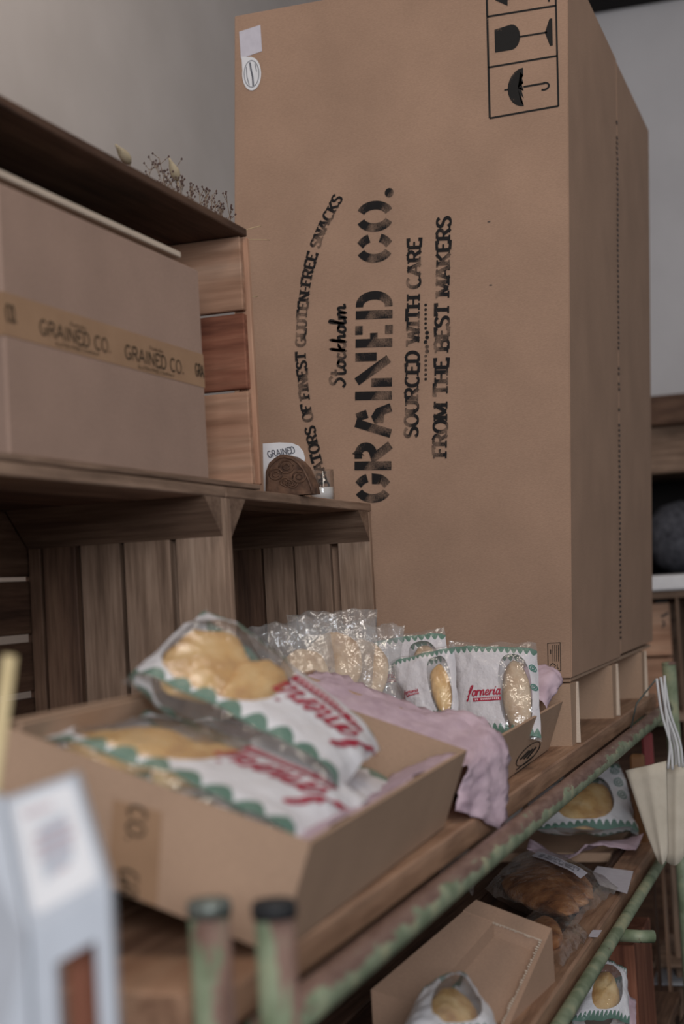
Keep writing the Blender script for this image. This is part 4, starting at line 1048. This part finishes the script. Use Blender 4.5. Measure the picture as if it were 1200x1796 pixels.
for i, (tp, bt, x0, lab) in enumerate(((((1097, 1352), (1168, 1336)), ((1152, 1520), (1172, 1512)), HX, 'cream folded paper bag hanging on the rack, left of the pair'),
                                       (((1160, 1345), (1206, 1338)), ((1165, 1520), (1202, 1514)), HX + .03, 'cream folded paper bag hanging on the rack, right of the pair'))):
    t, TL, TR = paper_bag(lab, tp, bt, x0, i * 3.3, .012)
    for k_, (ax_, ay_) in enumerate(((1180, 1350), (1192, 1345), (1172, 1348))[: 3 - i]):
        e = PX(ax_ + i * 6, ay_, x0); s_ = hook + Vector((i * .01, -.006 * k_ - .004 * i, .002 * k_ - .003 * i))
        tube('twisted_handle', crom([s_, s_.lerp(e, .3) + Vector((-.004, 0, -.01)), s_.lerp(e, .7) + Vector((0, -.004, -.004)), e], 5), .0022, 'handle_cord', t, 6)
hkp = MB()
tube('hanging_hook', [Vector((HX, RY + .001, RZ + PR + .001)), Vector((HX, RY - .01, RZ + .05)), hook, hook + Vector((.0, -.006, -.006))], .0013, 'steel_cap', SH, 8)

# small packs beyond the rail
for (px, py, x, mat, lab, s_) in ((1135, 1290, 2.66, 'red_pack', 'small red packet under the top shelf near the far upright', .009), (1118, 1330, 2.62, 'orange_pack', 'small orange packet under the top shelf behind the bag', .012)):
    p = PX(px, py, x); o = box('snack_packet', (p.x - .01, p.y - s_, LZ + .0005), (p.x + .01, p.y + s_, p.z + s_ * .6), mat, None, .004)
    tag(o, lab, 'packet')

# ================================================================== FURNITURE BEYOND THE RACK
# wooden stand next to the aisle
ws = thing('wooden_stand', 'dark wooden stand with two upright posts right of the rack', 'stand', (3.0, .33, -.95))
def pxbox(name, x0, x1, l, t_, r, b, mat, parent, zlo=None, bev=.003):
    a_ = PX(l, t_, x0); d_ = PX(r, b, x0); z0_ = min(a_.z, d_.z) if zlo is None else zlo
    return box(name, (x0, min(a_.y, d_.y), z0_), (x1, max(a_.y, d_.y), max(a_.z, d_.z)), mat, parent, bev)
pxbox('post', 3.0, 3.04, 1142, 1500, 1158, 1780, 'darkwood_z', ws, -.95)
pxbox('post', 2.98, 3.02, 1160, 1500, 1176, 1780, 'shelfwood_z', ws, -.95)
pxbox('post', 3.1, 3.14, 1176, 1400, 1186, 1700, 'oldwood_z', ws, -.95)
pxbox('shelf_board', 3.05, 3.3, 1142, 1725, 1260, 1731, 'white_plastic', ws)
pxbox('back_board', 3.32, 3.34, 1184, 1575, 1290, 1656, 'paper_white', ws)
pxbox('shelf_board', 3.05, 3.3, 1142, 1690, 1290, 1702, 'oldwood_y', ws)
pxbox('top_board', 2.98, 3.32, 1140, 1488, 1290, 1500, 'oldwood_y', ws)
# sideboard with white top
sb = thing('sideboard', 'wooden sideboard with a white top standing beyond the tall box', 'sideboard', (3.8, .3, -.95))
zt = PX(1160, 1010, 3.6).z; zu = PX(1160, 1036, 3.6).z
box('white_top', (3.58, -.5, zu), (4.2, .80, zt), 'paper_white', sb, .004)
box('wood_edge', (3.60, -.5, zu - .018), (4.2, .80, zu - .0005), 'oldwood_y', sb, .002)
pxbox('post', 3.60, 3.64, 1184, 1046, 1202, 1250, 'oldwood_z', sb, -.95)
box('post', (3.60, .74, -.95), (3.64, .78, zu - .019), 'oldwood_z', sb)
box('back_board', (4.15, -.45, -.95), (4.17, .78, zu - .02), 'darkwood_y', sb)
sb_r = PX(1172, 1060, 3.64).y
fc = thing('fruit_crate', 'printed wooden fruit crate stored under the sideboard', 'crate', (3.8, .6, -.2))
cz = PX(1160, 1245, 3.66).z
for i, (ya, yb3) in enumerate(((1058, 1150), (1154, 1240))):
    t_ = PX(1160, ya, 3.66).z; b = PX(1160, yb3, 3.66).z
    box('crate_board', (3.66, sb_r, b), (3.672, .73, t_), 'pinewood_y', fc)
    box('crate_board', (4.0, sb_r, b), (4.012, .73, t_), 'pinewood_y', fc)
box('crate_side', (3.673, sb_r, cz), (3.999, sb_r + .012, PX(1160, 1060, 3.66).z), 'oldwood_x', fc)
box('crate_floor', (3.673, sb_r + .013, cz), (3.999, .73, cz + .01), 'oldwood_x', fc)
box('inner_shelf', (3.60, sb_r - .2, cz - .022), (4.14, .78, cz - .0005), 'oldwood_y', sb)
lg = MB()
for (pp, w__) in (([(1160, 1082), (1168, 1078), (1172, 1074)], 4), ([(1163, 1088), (1166, 1096), (1161, 1100)], 3), ([(1150, 1056), (1172, 1054)], 5)):
    v, f = ribbon([(a_, -b_2) for a_, b_2 in pp], w__, w__); lg.add([PX(float(c[0]), float(-c[1]), 3.659) for c in v], [g_[::-1] for g_ in f])
lg.build('crate_print', 'black_ink', fc)
# open wall cabinet with a dark niche
wc = thing('wall_cabinet', 'brown wooden cabinet with a dark open niche on the far wall', 'cabinet', (4.6, .2, zt))
y_l = .75
za, zb_, zc_ = PX(1160, 697, 4.5).z, PX(1160, 748, 4.5).z, PX(1160, 830, 4.5).z
box('cornice', (4.44, -.6, zb_), (4.99, y_l, za), 'darkwood_y', wc, .004)
box('fascia', (4.5, -.6, zc_), (4.99, y_l, zb_ - .0005), 'oldwood_y', wc, .003)
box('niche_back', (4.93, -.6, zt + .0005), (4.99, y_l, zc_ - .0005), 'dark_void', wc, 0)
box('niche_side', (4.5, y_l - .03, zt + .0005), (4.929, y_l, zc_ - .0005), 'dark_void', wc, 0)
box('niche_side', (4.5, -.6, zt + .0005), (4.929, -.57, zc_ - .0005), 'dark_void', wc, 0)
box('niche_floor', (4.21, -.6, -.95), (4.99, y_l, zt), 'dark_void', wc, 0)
gp = PX(1198, 945, 4.62)
lathe('yarn_ball', (gp.x, gp.y, zt + .0008), [(0, 0), (.05, .004), (.085, .03), (.105, .08), (.108, .11), (.095, .16), (.06, .20), (0, .215)], 'grey_yarn', None, 30)
tag(bpy.data.objects['yarn_ball'], 'grey rounded ribbed object standing in the dark niche', 'decoration')

# ================================================================== NEAR LEFT: WHITE HOLDER AND STICK
ct = thing('side_counter', 'small wooden counter at the near left carrying the white label holder', 'counter', (.52, .38, -.95))
box('counter_top', (.30, .16, -.125), (.74, .60, -.10), 'oldwood_x', ct, .004)
for lx in (.32, .69):
    for ly_ in (.18, .55): box('leg', (lx, ly_, -.95), (lx + .03, ly_ + .03, -.1255), 'oldwood_z', ct)
hd = thing('label_holder', 'white plastic holder with a rounded pale label in the near left corner', 'holder', (.60, .36, -.10))
HXX = .60
def hq(px, py, x=HXX): return PX(px, py, x)
# sloped face: four outline points, the upper edge leaning away
fa = [hq(52, 1640, .585), hq(192, 1560, .60), hq(132, 1358, .632), hq(8, 1402, .625)]
dd = Vector((.012, .004, 0))
def prismq(name, q4, d_, mat, parent):
    return part(name, q4 + [v_ + d_ for v_ in q4], [(0, 1, 2, 3), (7, 6, 5, 4), (1, 0, 4, 5), (2, 1, 5, 6), (3, 2, 6, 7), (0, 3, 7, 4)], mat, parent)
o = prismq('sloped_face', fa, dd, 'white_plastic', hd)
zf = -.0995
lowl, lowr = fa[0].copy(), fa[1].copy()
bl_, br_ = Vector((lowl.x, lowl.y, zf)), Vector((lowr.x, lowr.y, zf))
t0, t1_ = .30, .80     # slot between two legs
def lerp2(u, z_): p = lowl.lerp(lowr, u); return Vector((p.x, p.y, z_))
ztop = hq(130, 1655, .592).z
for (u0, u1) in ((0, t0), (t1_, 1)):
    prismq('leg', [lerp2(u0, zf), lerp2(u1, zf), lowl.lerp(lowr, u1), lowl.lerp(lowr, u0)], dd, 'white_plastic', hd)
prismq('bridge', [Vector((lerp2(t0, 0).x, lerp2(t0, 0).y, lowl.lerp(lowr, t0).z - .018)), Vector((lerp2(t1_, 0).x, lerp2(t1_, 0).y, lowl.lerp(lowr, t1_).z - .018)), lowl.lerp(lowr, t1_), lowl.lerp(lowr, t0)], dd, 'white_plastic', hd)
# left side wall reaching back
side = [Vector((lowl.x - .002, lowl.y + .0005, zf)), lowl + Vector((-.002, .0005, 0)), fa[3] + Vector((-.002, .0005, 0)), fa[3] + Vector((-.004, .03, .012)), Vector((lowl.x - .03, lowl.y + .04, zf))]
n_ = 5; D = Vector((.01, .003, 0))
part('side_wall', side + [v_ + D for v_ in side], [tuple(range(n_)), tuple(range(2 * n_ - 1, n_ - 1, -1))] + [(i, i + n_, (i + 1) % n_ + n_, (i + 1) % n_) for i in range(n_)], 'white_plastic', hd)
prismq('dark_backing', [lerp2(t0, zf) + dd * 2.2, lerp2(t1_, zf) + dd * 2.2, lowl.lerp(lowr, t1_) + dd * 2.2, lowl.lerp(lowr, t0) + dd * 2.2], dd * .3, 'redwood_z', hd)
# label with rounded corners on the sloped face
def onface(u, v): return (fa[0] * (1 - u) + fa[1] * u) * (1 - v) + (fa[3] * (1 - u) + fa[2] * u) * v
nf = (fa[1] - fa[0]).cross(fa[3] - fa[0]).normalized()
if nf.x > 0: nf = -nf
lb = []
for (cu, cv, a0) in ((.85, .86, 0), (.17, .86, 90), (.17, .18, 180), (.85, .18, 270)):
    for k_ in range(5): a_ = math.radians(a0 + k_ * 22.5); lb.append(onface(cu + .08 * math.cos(a_), cv + .08 * math.sin(a_)) + nf * .0006)
n_ = len(lb)
part('label', lb + [v_ - nf * .0005 for v_ in lb], [tuple(range(n_))] + [(i, i + n_, (i + 1) % n_ + n_, (i + 1) % n_) for i in range(n_)], 'paper_white', hd)
V = []; Fc = []
for j, (v0, k0, k1) in enumerate(((.80, .22, .6), (.60, .3, .78), (.52, .26, .8), (.44, .3, .7), (.30, .45, .6))):
    u = k0
    while u < k1:
        w__ = rnd.uniform(.03, .09); k_ = len(V); V += [onface(u, v0) + nf * .001, onface(u + w__, v0) + nf * .001, onface(u + w__, v0 + .035) + nf * .001, onface(u, v0 + .035) + nf * .001]; Fc.append((k_, k_ + 1, k_ + 2, k_ + 3)); u += w__ + .02
part('label_print', V, Fc, 'pink_ink', hd)
sa, sb2 = PX(17, 1150, .70), PX(3, 1262, .70)
sd_ = (sb2 - sa).normalized(); k_ = (-.0995 - sa.z) / sd_.z
tube('wooden_stick', [sa, sa + sd_ * k_ * .5, sa + sd_ * k_], .0038, 'bamboo', None, 10)
tag(bpy.data.objects['wooden_stick'], 'thin pale wooden stick standing at the left edge', 'stick')
